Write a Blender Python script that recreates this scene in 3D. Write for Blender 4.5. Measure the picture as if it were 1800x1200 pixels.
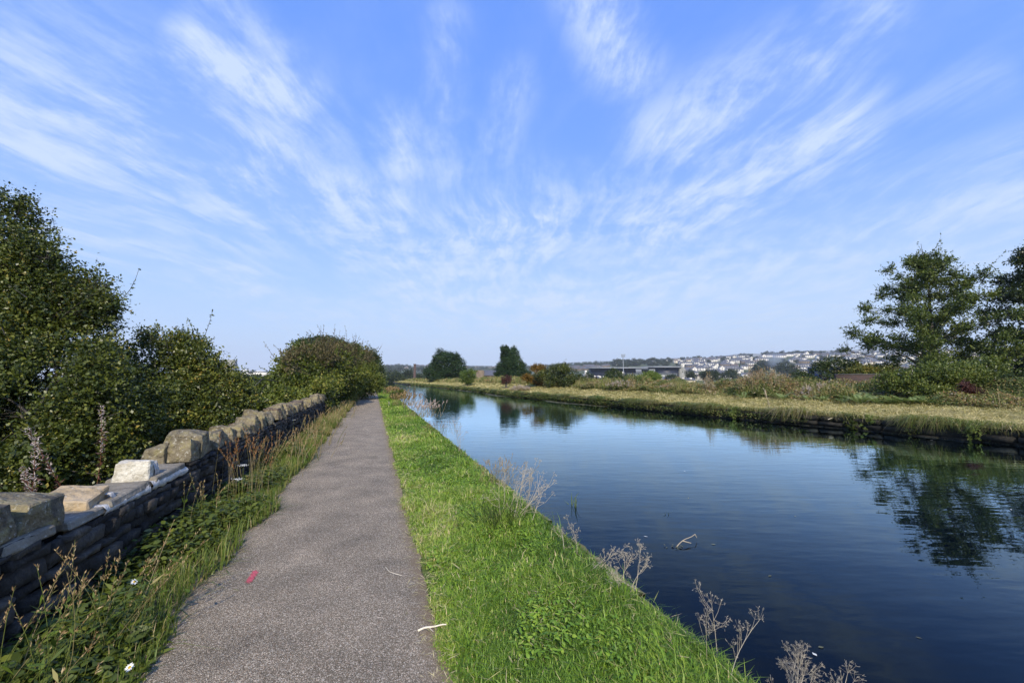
import bpy, bmesh, math, random
import numpy as np
from mathutils import Vector, Matrix, Euler

for o in list(bpy.data.objects):
    bpy.data.objects.remove(o, do_unlink=True)
SC = bpy.context.scene
COL = SC.collection
rng = np.random.default_rng(7)
random.seed(7)

# ------------------------------------------------------------------ camera
CAMZ, FPX, PITCH = 1.65, 700.0, math.radians(5.39)
cd = bpy.data.cameras.new('camera')
cam = bpy.data.objects.new('camera', cd)
COL.objects.link(cam)
cam.location = (0, 0, CAMZ)
cam.rotation_euler = (math.pi / 2 + PITCH, 0, 0)
cd.sensor_width = 36.0
cd.lens = FPX / 1800 * 36.0
cd.clip_start, cd.clip_end = 0.05, 30000
SC.camera = cam

# ------------------------------------------------------------------ sun, sky, exposure
SUN_EL, SUN_AZ = math.radians(36), math.radians(169)      # azimuth clockwise from +Y
sdir = Vector((math.cos(SUN_EL) * math.sin(SUN_AZ), math.cos(SUN_EL) * math.cos(SUN_AZ), math.sin(SUN_EL)))
sl = bpy.data.lights.new('sun', 'SUN')
sl.energy, sl.angle, sl.color = 3.7, math.radians(0.5), (1.0, 0.90, 0.74)
so = bpy.data.objects.new('sun', sl)
so.rotation_euler = (-sdir).to_track_quat('-Z', 'Y').to_euler()
so.location = (0, 0, 60)
COL.objects.link(so)
SC.view_settings.view_transform = 'Standard'
SC.view_settings.look = 'None'
SC.view_settings.gamma = 1.0
SC.view_settings.use_curve_mapping = False
SC.view_settings.exposure = 0.80
SC.cycles.max_bounces = 6
SC.cycles.diffuse_bounces = 2
SC.cycles.glossy_bounces = 3
SC.cycles.transmission_bounces = 3
SC.cycles.volume_bounces = 0
SC.cycles.use_denoising = True
SC.cycles.caustics_reflective = False
SC.cycles.caustics_refractive = False


def nd(nt, typ, **kw):
    n = nt.nodes.new(typ)
    for k, v in kw.items():
        setattr(n, k, v)
    return n


def mth(nt, op, a, b=None, c=None, clamp=False):
    n = nt.nodes.new('ShaderNodeMath')
    n.operation = op
    n.use_clamp = clamp
    for i, v in enumerate((a, b, c)):
        if v is None:
            continue
        if isinstance(v, (int, float)):
            n.inputs[i].default_value = v
        else:
            nt.links.new(v, n.inputs[i])
    return n.outputs[0]


def vmth(nt, op, a, b=None, scale=None, out=0):
    n = nt.nodes.new('ShaderNodeVectorMath')
    n.operation = op
    for i, v in enumerate((a, b)):
        if v is None:
            continue
        if isinstance(v, (tuple, list)):
            n.inputs[i].default_value = v
        else:
            nt.links.new(v, n.inputs[i])
    if scale is not None:
        if isinstance(scale, (int, float)):
            n.inputs['Scale'].default_value = scale
        else:
            nt.links.new(scale, n.inputs['Scale'])
    return n.outputs[out]


def maprange(nt, v, a, b, c, d, typ='LINEAR'):
    n = nt.nodes.new('ShaderNodeMapRange')
    n.interpolation_type = typ
    nt.links.new(v, n.inputs[0])
    for i, x in zip((1, 2, 3, 4), (a, b, c, d)):
        n.inputs[i].default_value = x
    return n.outputs[0]


def mixcol(nt, fac, a, b, mode='MIX'):
    n = nt.nodes.new('ShaderNodeMix')
    n.data_type = 'RGBA'
    n.blend_type = mode
    for sock, v in ((n.inputs[0], fac), (n.inputs[6], a), (n.inputs[7], b)):
        if isinstance(v, (int, float)):
            sock.default_value = v
        elif isinstance(v, (tuple, list)):
            sock.default_value = (*v[:3], 1)
        else:
            nt.links.new(v, sock)
    return n.outputs[2]


def skypix(px, py):
    """direction in the sky (as x/y, z/y ratios about north) of a place measured in the photograph"""
    xc, up = (px - 900) / FPX, (600 - py) / FPX
    y = math.cos(PITCH) - up * math.sin(PITCH)
    z = up * math.cos(PITCH) + math.sin(PITCH)
    return xc / y, z / y


W = bpy.data.worlds.new('World')
SC.world = W
W.use_nodes = True
nt = W.node_tree
nt.nodes.clear()
wout = nd(nt, 'ShaderNodeOutputWorld')
bg = nd(nt, 'ShaderNodeBackground')
bg.inputs['Strength'].default_value = 0.15
nt.links.new(bg.outputs[0], wout.inputs[0])
sky = nd(nt, 'ShaderNodeTexSky', sky_type='NISHITA')
sky.sun_disc = False
sky.sun_elevation = SUN_EL
sky.sun_rotation = SUN_AZ
sky.air_density = 1.0
sky.dust_density = 0.0
sky.ozone_density = 6.0
sky.altitude = 200
# cirrus: wind-drawn streaks running north-south on a high sheet, thicker where the masses lie
tc = nd(nt, 'ShaderNodeTexCoord')
sep = nd(nt, 'ShaderNodeSeparateXYZ')
nt.links.new(tc.outputs['Generated'], sep.inputs[0])
X_, Y_, Z_ = sep.outputs
zz = mth(nt, 'ADD', mth(nt, 'MAXIMUM', Z_, 0.0), 0.10)
cu = nd(nt, 'ShaderNodeCombineXYZ')
nt.links.new(mth(nt, 'DIVIDE', X_, zz), cu.inputs[0])
nt.links.new(mth(nt, 'DIVIDE', Y_, zz), cu.inputs[1])
warp = nd(nt, 'ShaderNodeTexNoise')
warp.inputs['Scale'].default_value = 0.55
warp.inputs['Detail'].default_value = 3.0
warp.inputs['Roughness'].default_value = 0.5
nt.links.new(cu.outputs[0], warp.inputs['Vector'])
wv = vmth(nt, 'SCALE', vmth(nt, 'SUBTRACT', warp.outputs['Color'], (.5, .5, .5)), scale=0.9)
P2 = vmth(nt, 'ADD', cu.outputs[0], wv)


def streak(scale_u, scale_v, off, detail, rough):
    n = nd(nt, 'ShaderNodeTexNoise')
    n.inputs['Scale'].default_value = 1.0
    n.inputs['Detail'].default_value = detail
    n.inputs['Roughness'].default_value = rough
    nt.links.new(vmth(nt, 'ADD', vmth(nt, 'MULTIPLY', P2, (scale_u, scale_v, 1)), off), n.inputs['Vector'])
    return n.outputs[0]


s1 = streak(3.0, 0.55, (3.1, 7.7, 0), 8, .68)
s3 = streak(11.0, 2.4, (0.4, 2.2, 0), 9, .74)
s4 = streak(4.0, 2.8, (5.4, 3.2, 0), 9, .68)
tex = mth(nt, 'ADD', mth(nt, 'ADD', mth(nt, 'MULTIPLY', s1, .24), mth(nt, 'MULTIPLY', s4, .46)), mth(nt, 'MULTIPLY', s3, .30))
fib = maprange(nt, tex, .42, .61, 0, 1, 'SMOOTHSTEP')
ym = mth(nt, 'MAXIMUM', Y_, 0.08)
gv = nd(nt, 'ShaderNodeCombineXYZ')
nt.links.new(mth(nt, 'DIVIDE', X_, ym), gv.inputs[0])
nt.links.new(mth(nt, 'DIVIDE', Z_, ym), gv.inputs[1])
gp_ = vmth(nt, 'ADD', gv.outputs[0], vmth(nt, 'SCALE', wv, scale=0.09))
MASSES = [(-40, 190, 430, 300, 120, .75), (0, 60, 350, 210, 80, .5), (300, 270, 670, 390, 55, .8), (0, 290, 360, 330, 60, .45),
          (330, 80, 520, 180, 40, .9), (370, 0, 480, 100, 36, .5), (80, 400, 450, 505, 30, .65), (620, 455, 715, 470, 24, .8),
          (690, 225, 705, 295, 34, .6), (782, 30, 785, 190, 26, .45), (905, 130, 870, 270, 26, .4), (1045, 0, 1095, 110, 44, .85),
          (1420, 120, 1180, 255, 60, .75), (1480, 210, 1150, 410, 66, .75), (1740, 130, 1340, 300, 30, .25),
          (1830, 345, 1280, 480, 40, .6), (1830, 250, 1450, 360, 26, .35), (920, 390, 860, 470, 60, .65), (1060, 360, 1010, 430, 50, .5),
          (740, 500, 1000, 530, 75, .75), (1000, 520, 1260, 480, 65, .65), (1100, 600, 1850, 450, 80, .5), (1530, 0, 1480, 60, 46, .5),
          (760, 260, 780, 300, 40, .4), (900, 590, 1500, 600, 50, .45), (830, 430, 960, 400, 66, .75), (720, 420, 860, 500, 50, .4), (960, 440, 1120, 420, 50, .45), (1120, 330, 1130, 320, 30, .4), (480, 540, 760, 560, 26, .4)]
acc = None
for (x0, y0, x1, y1, w, st) in MASSES:
    a, b = skypix(x0, y0), skypix(x1, y1)
    ba = (b[0] - a[0], b[1] - a[1])
    L2 = ba[0] ** 2 + ba[1] ** 2
    pa = vmth(nt, 'SUBTRACT', gp_, (a[0], a[1], 0))
    h = mth(nt, 'MULTIPLY', vmth(nt, 'DOT_PRODUCT', pa, (ba[0] / L2, ba[1] / L2, 0), out=1), 1.0, clamp=True)
    q = vmth(nt, 'SCALE', (ba[0], ba[1], 0), scale=h)
    dd = vmth(nt, 'DISTANCE', pa, q, out=1)
    m = maprange(nt, dd, 0, 2.6 * w / FPX, st, 0, 'SMOOTHSTEP')
    acc = m if acc is None else mth(nt, 'MAXIMUM', acc, m)
front = maprange(nt, Y_, 0.05, 0.25, 0, 1)
mask = mth(nt, 'MULTIPLY_ADD', mth(nt, 'MULTIPLY', acc, front), 1.0, 0.07)
cl = mth(nt, 'MULTIPLY', mask, mth(nt, 'MULTIPLY_ADD', fib, 1.12, 0.20))
cl = mth(nt, 'MINIMUM', mth(nt, 'MULTIPLY', cl, .92), .85)
# thin veil that thickens towards the horizon
veil = maprange(nt, Z_, 0.0, 0.42, 0.62, 0.0, 'SMOOTHSTEP')
veil2 = mth(nt, 'MULTIPLY', veil, maprange(nt, X_, -0.6, 0.7, 0.75, 1.45))
sc3 = nd(nt, 'ShaderNodeSeparateColor')
nt.links.new(sky.outputs[0], sc3.inputs[0])
cc3 = nd(nt, 'ShaderNodeCombineColor')
for i_, (gm, kk) in enumerate(((.69, .80), (.47, 1.24), (.12, 3.50))):
    nt.links.new(mth(nt, 'MULTIPLY', mth(nt, 'POWER', sc3.outputs[i_], gm), kk), cc3.inputs[i_])
skyc = mixcol(nt, veil2, cc3.outputs[0], (2.42, 3.18, 4.15))
skyc = mixcol(nt, cl, skyc, (2.75, 3.25, 4.05))
nt.links.new(skyc, bg.inputs['Color'])

# ------------------------------------------------------------------ measuring helpers
US = np.array([-0.3267, 0.9451])      # along the towpath
UT = np.array([0.9451, 0.3267])       # across it, to the right


def st2xy(s, t):
    return s * US[0] + t * UT[0], s * US[1] + t * UT[1]


def xy2st(x, y):
    return x * US[0] + y * US[1], x * UT[0] + y * UT[1]


def ray(px, py):
    xc, up = (px - 900) / FPX, (600 - py) / FPX
    return np.array([xc, math.cos(PITCH) - up * math.sin(PITCH), up * math.cos(PITCH) + math.sin(PITCH)])


def PD(px, py, d):
    r = ray(px, py)
    r = r / r[1] * d
    return np.array([r[0], r[1], r[2] + CAMZ])


def PZ(px, py, z):
    r = ray(px, py)
    k = (z - CAMZ) / r[2]
    return r * k + np.array([0, 0, CAMZ])


def smooth(x):
    x = np.clip(x, 0, 1)
    return x * x * (3 - 2 * x)


def vnoise(x, y, seed=0):
    """cheap smooth noise from sines, about -1..1"""
    a = seed * 1.7
    return (np.sin(x * 1.0 + 1.3 * np.sin(y * .83 + a) + a) + np.sin(y * 1.17 + 1.1 * np.sin(x * .91 - a) + 2 * a) + .6 * np.sin(x * 2.3 - y * 1.9 + 3 * a)) / 2.6


WATER = -0.40
T_PL, T_PR, T_L, T_WALL = -1.32, 0.445, 1.98, -2.0
_pix = [(1800, 784), (1540, 758), (1400, 746), (1221, 729), (1089, 716), (1000, 707), (900, 697), (827, 687), (775, 681.5), (727, 677), (700, 674)]
_st = np.array([xy2st(*PZ(px, py, WATER)[:2]) for px, py in _pix])
_st = _st[np.argsort(_st[:, 0])]
_sl = (_st[3, 1] - _st[0, 1]) / (_st[3, 0] - _st[0, 0])
RS = np.concatenate([[-400], _st[:, 0], [900, 6000]])
RT = np.concatenate([[_st[0, 1] + _sl * (-400 - _st[0, 0])], _st[:, 1], [14, 14]])


def tR(s):
    return np.interp(s, RS, RT) + 0.10 * vnoise(np.asarray(s) * .9, np.asarray(s) * 0, 2)


def zg(s, t):
    s, t = np.asarray(s, float), np.asarray(t, float)
    w = t - tR(s)
    dl = np.maximum(-2.45 - t, 0)
    left = -0.25 * smooth(dl / .6) - 8.5 * smooth(dl / 42.0) + .25 * vnoise(s * .4, t * .4, 1) * smooth(dl / 3)
    rise = 0.08 + (0.36 + .5 * smooth((s - 12) / 55) * (1 - .75 * smooth((s - 80) / 50))) * smooth(w / 6.5)
    right = rise - 9.5 * smooth((w - 9) / 70) + .05 * vnoise(s * 1.1, t * 1.3, 5) * smooth(w / 2)
    mid = np.zeros_like(t) + .012 * vnoise(s * 1.6, t * 2.2, 3)
    z = np.where(t < -2.45, left, np.where(t < T_L, mid, np.where(w < 0, -1.5, right)))
    return z


def gz_xy(x, y):
    return float(zg(*xy2st(x, y)))


# ------------------------------------------------------------------ mesh helpers
class Soup:
    def __init__(self):
        self.v, self.f4, self.f3, self.m4, self.m3, self.t = [], [], [], [], [], []
        self.n = 0

    def add(self, V, F, tint=0.5, mat=0):
        V = np.asarray(V, np.float32).reshape(-1, 3)
        F = np.asarray(F, np.int64)
        if F.shape[1] == 4:
            self.f4.append(F + self.n)
            self.m4.append(np.full(len(F), mat))
        else:
            self.f3.append(F + self.n)
            self.m3.append(np.full(len(F), mat))
        self.v.append(V)
        self.t.append(np.broadcast_to(np.asarray(tint, np.float32), (len(V),)))
        self.n += len(V)

    def box(self, x0, x1, y0, y1, z0, z1, mat=0, tint=.5):
        V = [(x0, y0, z0), (x1, y0, z0), (x1, y1, z0), (x0, y1, z0), (x0, y0, z1), (x1, y0, z1), (x1, y1, z1), (x0, y1, z1)]
        self.add(V, [(0, 3, 2, 1), (4, 5, 6, 7), (0, 1, 5, 4), (1, 2, 6, 5), (2, 3, 7, 6), (3, 0, 4, 7)], tint, mat)

    def tube(self, pts, radii, sides=4, tint=.5, mat=0):
        pts = np.asarray(pts, float)
        n = len(pts)
        radii = np.broadcast_to(np.asarray(radii, float), (n,))
        tan = np.gradient(pts, axis=0)
        tan /= np.linalg.norm(tan, axis=1, keepdims=True) + 1e-9
        ref = np.array([0.31, 0.95, 0.05]) if abs(tan[0] @ np.array([0.31, 0.95, 0.05])) < .9 else np.array([1., 0, 0])
        a = np.cross(tan, ref)
        a /= np.linalg.norm(a, axis=1, keepdims=True) + 1e-9
        b = np.cross(tan, a)
        ang = np.arange(sides) * 2 * math.pi / sides
        V = pts[:, None] + radii[:, None, None] * (np.cos(ang)[None, :, None] * a[:, None] + np.sin(ang)[None, :, None] * b[:, None])
        F = []
        for i in range(n - 1):
            for j in range(sides):
                k = (j + 1) % sides
                F.append((i * sides + j, i * sides + k, (i + 1) * sides + k, (i + 1) * sides + j))
        self.add(V.reshape(-1, 3), F, tint, mat)

    def build(self, name, mats, parent=None, origin=(0, 0, 0), smooth_=False):
        me = bpy.data.meshes.new(name)
        V = np.concatenate(self.v) - np.asarray(origin, np.float32)
        f4 = np.concatenate(self.f4) if self.f4 else np.zeros((0, 4), np.int64)
        f3 = np.concatenate(self.f3) if self.f3 else np.zeros((0, 3), np.int64)
        me.vertices.add(len(V))
        me.vertices.foreach_set('co', V.astype(np.float32).ravel())
        loops = np.concatenate([f4.ravel(), f3.ravel()]).astype(np.int32)
        me.loops.add(len(loops))
        me.loops.foreach_set('vertex_index', loops)
        starts = np.concatenate([np.arange(len(f4)) * 4, len(f4) * 4 + np.arange(len(f3)) * 3]).astype(np.int32)
        me.polygons.add(len(starts))
        me.polygons.foreach_set('loop_start', starts)
        mi = np.concatenate(([np.concatenate(self.m4)] if self.m4 else []) + ([np.concatenate(self.m3)] if self.m3 else [])).astype(np.int32)
        for m in (mats if isinstance(mats, (list, tuple)) else [mats]):
            me.materials.append(m)
        me.polygons.foreach_set('material_index', mi)
        if smooth_:
            me.polygons.foreach_set('use_smooth', np.ones(len(starts), bool))
        at = me.attributes.new('tint', 'FLOAT', 'POINT')
        at.data.foreach_set('value', np.concatenate(self.t).astype(np.float32))
        me.update(calc_edges=True)
        me.validate()
        o = bpy.data.objects.new(name, me)
        COL.objects.link(o)
        if parent is not None:
            o.parent = parent
        else:
            o.location = origin
        return o


def tag(o, label=None, cat=None, group=None, kind=None):
    for k, v in (('label', label), ('category', cat), ('group', group), ('kind', kind)):
        if v:
            o[k] = v
    return o


def empty(name, loc, label, cat, group=None, rz=0.0):
    o = bpy.data.objects.new(name, None)
    o.empty_display_size = .2
    o.location = tuple(float(q) for q in loc)
    o.rotation_euler = (0, 0, rz)
    COL.objects.link(o)
    return tag(o, label, cat, group)


def dup(root, loc, rz=0.0, sc=1.0, label=None, group=None):
    r = root.copy()
    COL.objects.link(r)
    r.location = tuple(float(q) for q in loc)
    r.rotation_euler = (0, 0, rz)
    r.scale = (sc, sc, sc) if isinstance(sc, (int, float)) else sc
    for ch in list(root.children):
        c = ch.copy()
        COL.objects.link(c)
        c.parent = r
        for g in list(ch.children):
            d = g.copy()
            COL.objects.link(d)
            d.parent = c
    if label:
        r['label'] = label
    if group:
        r['group'] = group
    return r


# ------------------------------------------------------------------ materials
def mat_base(name):
    m = bpy.data.materials.new(name)
    m.use_nodes = True
    t = m.node_tree
    t.nodes.clear()
    out = nd(t, 'ShaderNodeOutputMaterial')
    return m, t, out


def ramp(t, fac, stops):
    r = nd(t, 'ShaderNodeValToRGB')
    e = r.color_ramp.elements
    while len(e) > 1:
        e.remove(e[-1])
    e[0].position, e[0].color = stops[0][0], (*stops[0][1], 1)
    for p, c in stops[1:]:
        q = e.new(p)
        q.color = (*c, 1)
    if fac is not None:
        t.links.new(fac, r.inputs[0])
    return r.outputs[0]


def leaf_mat(name, stops, transl=.28, rough=.5, spec=.3):
    m, t, out = mat_base(name)
    at = nd(t, 'ShaderNodeAttribute', attribute_name='tint')
    c = ramp(t, at.outputs['Fac'], stops)
    p = nd(t, 'ShaderNodeBsdfPrincipled')
    p.inputs['Roughness'].default_value = rough
    p.inputs['Specular IOR Level'].default_value = spec
    t.links.new(c, p.inputs['Base Color'])
    tr = nd(t, 'ShaderNodeBsdfTranslucent')
    t.links.new(mixcol(t, 1.0, c, (1.0, 1.0, .55), 'MULTIPLY'), tr.inputs['Color'])
    mx = nd(t, 'ShaderNodeMixShader')
    mx.inputs[0].default_value = transl
    t.links.new(p.outputs[0], mx.inputs[1])
    t.links.new(tr.outputs[0], mx.inputs[2])
    t.links.new(mx.outputs[0], out.inputs[0])
    return m


def noisy(name, stops, scale=4.0, detail=6, rough=.85, bump=.0, bscale=None, bdist=.02, spec=.3, coord='Object', stretch=None, extra=None):
    m, t, out = mat_base(name)
    tcn = nd(t, 'ShaderNodeTexCoord')
    vec = tcn.outputs[coord]
    if stretch:
        vec = vmth(t, 'MULTIPLY', vec, stretch)
    n = nd(t, 'ShaderNodeTexNoise')
    n.inputs['Scale'].default_value = scale
    n.inputs['Detail'].default_value = detail
    n.inputs['Roughness'].default_value = .62
    t.links.new(vec, n.inputs['Vector'])
    c = ramp(t, n.outputs[0], stops)
    if extra:
        c = extra(t, vec, c)
    p = nd(t, 'ShaderNodeBsdfPrincipled')
    p.inputs['Roughness'].default_value = rough
    p.inputs['Specular IOR Level'].default_value = spec
    t.links.new(c, p.inputs['Base Color'])
    if bump:
        b = nd(t, 'ShaderNodeBump')
        b.inputs['Strength'].default_value = bump
        b.inputs['Distance'].default_value = bdist
        n2 = nd(t, 'ShaderNodeTexNoise')
        n2.inputs['Scale'].default_value = bscale or scale * 4
        n2.inputs['Detail'].default_value = 6
        t.links.new(vec, n2.inputs['Vector'])
        t.links.new(n2.outputs[0], b.inputs['Height'])
        t.links.new(b.outputs[0], p.inputs['Normal'])
    t.links.new(p.outputs[0], out.inputs[0])
    return m


def plain(name, c, rough=.7, spec=.3, var=.15, scale=3.0):
    a = tuple(x * (1 - var) for x in c)
    b = tuple(min(1, x * (1 + var)) for x in c)
    return noisy(name, [(.3, a), (.7, b)], scale=scale, detail=4, rough=rough, spec=spec)


M = {}
M['soil'] = noisy('soil', [(.3, (.020, .022, .010)), (.6, (.035, .040, .014)), (.8, (.06, .055, .03))], 5, bump=.5)
M['verge'] = noisy('verge_turf', [(.3, (.045, .065, .012)), (.55, (.085, .115, .020)), (.75, (.13, .14, .04))], 9, bump=.6, bscale=60)
M['hay_base'] = noisy('mown_turf', [(.3, (.12, .11, .035)), (.5, (.27, .23, .09)), (.75, (.42, .34, .16))], 6, bump=.7, bscale=40)
M['valley'] = noisy('valley_grass', [(.3, (.03, .05, .015)), (.55, (.06, .085, .025)), (.75, (.11, .11, .05))], .05, bump=.0)
M['bank_mud'] = noisy('bank_mud', [(.3, (.012, .011, .008)), (.7, (.04, .035, .022))], 8, bump=.5)


def path_material():
    m, t, out = mat_base('tarmac_with_chippings')
    tcn = nd(t, 'ShaderNodeTexCoord')
    v = tcn.outputs['Object']
    vo = nd(t, 'ShaderNodeTexVoronoi')
    vo.inputs['Scale'].default_value = 250
    t.links.new(v, vo.inputs['Vector'])
    chip = nd(t, 'ShaderNodeSeparateColor')
    t.links.new(vo.outputs['Color'], chip.inputs[0])
    c = ramp(t, chip.outputs[0], [(0, (.070, .058, .040)), (.3, (.145, .120, .083)), (.6, (.235, .196, .138)), (.82, (.36, .305, .22)), (.93, (.58, .52, .41)), (1, (.76, .69, .56))])
    warm = ramp(t, chip.outputs[1], [(0, (1.16, .95, .85)), (.3, (1, 1, 1)), (.8, (1, .98, .98)), (1, (.95, 1, 1.07))])
    c = mixcol(t, 1, c, warm, 'MULTIPLY')
    n = nd(t, 'ShaderNodeTexNoise')
    n.inputs['Scale'].default_value = 2.2
    n.inputs['Detail'].default_value = 8
    t.links.new(v, n.inputs['Vector'])
    c = mixcol(t, 1, c, ramp(t, n.outputs[0], [(.3, (.72, .72, .72)), (.7, (1.18, 1.16, 1.14))]), 'MULTIPLY')
    # the worn middle is a little paler, crumbly dirt gathers on the edges
    at = nd(t, 'ShaderNodeAttribute', attribute_name='tint')
    nn = nd(t, 'ShaderNodeTexNoise')
    nn.inputs['Scale'].default_value = 14
    nn.inputs['Detail'].default_value = 6
    t.links.new(v, nn.inputs['Vector'])
    dirt = maprange(t, mth(t, 'ADD', at.outputs['Fac'], nn.outputs[0]), 1.05, 1.45, 0, .75)
    c = mixcol(t, dirt, c, (.20, .145, .09))
    p = nd(t, 'ShaderNodeBsdfPrincipled')
    p.inputs['Roughness'].default_value = .8
    p.inputs['Specular IOR Level'].default_value = .25
    t.links.new(c, p.inputs['Base Color'])
    b = nd(t, 'ShaderNodeBump')
    b.inputs['Strength'].default_value = .8
    b.inputs['Distance'].default_value = .006
    t.links.new(vo.outputs['Distance'], b.inputs['Height'])
    b.invert = True
    t.links.new(b.outputs[0], p.inputs['Normal'])
    t.links.new(p.outputs[0], out.inputs[0])
    return m


def water_material():
    m, t, out = mat_base('canal_water')
    g = nd(t, 'ShaderNodeNewGeometry')
    v = g.outputs['Position']
    dif = nd(t, 'ShaderNodeBsdfDiffuse')
    dif.inputs['Color'].default_value = (.0008, .0025, .007, 1)
    gls = nd(t, 'ShaderNodeBsdfGlossy')
    gls.inputs['Color'].default_value = (.72, .90, 1.0, 1)
    gls.inputs['Roughness'].default_value = .015
    fre = nd(t, 'ShaderNodeLayerWeight')
    fre.inputs['Blend'].default_value = .5

    def wave(sc, vec, det, off):
        n = nd(t, 'ShaderNodeTexNoise')
        n.inputs['Scale'].default_value = 1
        n.inputs['Detail'].default_value = det
        t.links.new(vmth(t, 'ADD', vmth(t, 'MULTIPLY', v, vec), off), n.inputs['Vector'])
        return mth(t, 'MULTIPLY', n.outputs[0], sc)
    patch = nd(t, 'ShaderNodeTexNoise')
    patch.inputs['Scale'].default_value = .22
    patch.inputs['Detail'].default_value = 3
    t.links.new(v, patch.inputs['Vector'])
    k = maprange(t, patch.outputs[0], .40, .62, .25, 1.0)
    h = mth(t, 'ADD', wave(1.0, (1.0, 3.2, 1), 2, (0, 0, 0)), mth(t, 'MULTIPLY', wave(.42, (3.0, 8.5, 1), 2, (4, 9, 0)), k))
    b = nd(t, 'ShaderNodeBump')
    b.inputs['Strength'].default_value = 1.0
    b.inputs['Distance'].default_value = .0048
    t.links.new(h, b.inputs['Height'])
    t.links.new(b.outputs[0], gls.inputs['Normal'])
    t.links.new(b.outputs[0], fre.inputs['Normal'])
    mx = nd(t, 'ShaderNodeMixShader')
    t.links.new(mth(t, 'MULTIPLY_ADD', mth(t, 'POWER', fre.outputs['Facing'], 7.2), 2.25, .010, clamp=True), mx.inputs[0])
    t.links.new(dif.outputs[0], mx.inputs[1])
    t.links.new(gls.outputs[0], mx.inputs[2])
    t.links.new(mx.outputs[0], out.inputs[0])
    return m


def lichen(t, vec, c):
    n = nd(t, 'ShaderNodeTexNoise')
    n.inputs['Scale'].default_value = 9
    n.inputs['Detail'].default_value = 8
    n.inputs['Roughness'].default_value = .7
    t.links.new(vec, n.inputs['Vector'])
    c = mixcol(t, maprange(t, n.outputs[0], .50, .60, 0, .7), c, (.22, .19, .085))
    n2 = nd(t, 'ShaderNodeTexNoise')
    n2.inputs['Scale'].default_value = 26
    n2.inputs['Detail'].default_value = 8
    n2.inputs['Roughness'].default_value = .75
    t.links.new(vmth(t, 'ADD', vec, (3.3, 1.2, 8)), n2.inputs['Vector'])
    c = mixcol(t, maprange(t, n2.outputs[0], .57, .62, 0, .75), c, (.42, .40, .34))
    n3 = nd(t, 'ShaderNodeTexNoise')
    n3.inputs['Scale'].default_value = 5
    n3.inputs['Detail'].default_value = 9
    n3.inputs['Roughness'].default_value = .7
    t.links.new(vmth(t, 'ADD', vec, (7.3, 5.2, 1)), n3.inputs['Vector'])
    return mixcol(t, maprange(t, n3.outputs[0], .54, .62, 0, .8), c, (.05, .046, .04))


M['path'] = path_material()
M['water'] = water_material()
M['coping'] = noisy('lichened_gritstone', [(.3, (.07, .06, .04)), (.5, (.15, .125, .08)), (.7, (.23, .195, .13))], 5, bump=1.0, bscale=16, bdist=.05, extra=lichen)
M['coping_brown'] = noisy('brown_gritstone', [(.3, (.07, .05, .033)), (.6, (.14, .10, .068)), (.8, (.20, .165, .12))], 5, bump=1.0, bscale=16, bdist=.05, extra=lichen)
def grain(t, vec, c):
    for sc_g, lo, hi, k_, col in ((55, .56, .66, .45, (.10, .09, .07)), (14, .55, .63, .5, (.20, .17, .12)), (30, .60, .66, .5, (.55, .52, .46))):
        n = nd(t, 'ShaderNodeTexNoise')
        n.inputs['Scale'].default_value = sc_g
        n.inputs['Detail'].default_value = 7
        n.inputs['Roughness'].default_value = .7
        t.links.new(vmth(t, 'ADD', vec, (sc_g, 2.2, 1)), n.inputs['Vector'])
        c = mixcol(t, maprange(t, n.outputs[0], lo, hi, 0, k_), c, col)
    return c


M['new_stone'] = noisy('fresh_white_stone', [(.3, (.34, .30, .22)), (.5, (.50, .47, .39)), (.75, (.63, .61, .54))], 7, bump=.9, bscale=24, bdist=.03, extra=grain)
M['tan_stone'] = noisy('tan_flagstone', [(.3, (.24, .18, .10)), (.55, (.38, .29, .18)), (.8, (.34, .30, .23))], 5, bump=1.0, bscale=16, bdist=.03, extra=grain)
M['slab'] = noisy('grey_flagstone', [(.3, (.11, .095, .07)), (.55, (.19, .17, .135)), (.8, (.28, .26, .215))], 6, bump=1.0, bscale=22, bdist=.02, extra=grain)
M['mortar'] = noisy('white_lime_mortar', [(.3, (.36, .34, .31)), (.6, (.56, .54, .50)), (.8, (.68, .66, .62))], 12, bump=.9, bscale=50, bdist=.02)


def soot(t, vec, c):
    n = nd(t, 'ShaderNodeTexNoise')
    n.inputs['Scale'].default_value = 3.5
    n.inputs['Detail'].default_value = 9
    n.inputs['Roughness'].default_value = .72
    t.links.new(vmth(t, 'ADD', vec, (1.3, 5.2, 2)), n.inputs['Vector'])
    c = mixcol(t, maprange(t, n.outputs[0], .60, .68, 0, .55), c, (.16, .15, .145))
    at = nd(t, 'ShaderNodeAttribute', attribute_name='tint')
    return mixcol(t, 1, c, ramp(t, at.outputs['Fac'], [(0, (.5, .5, .52)), (.6, (1.1, 1.08, 1.05)), (.85, (1.9, 1.75, 1.5)), (1, (2.8, 2.6, 2.3))]), 'MULTIPLY')


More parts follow.
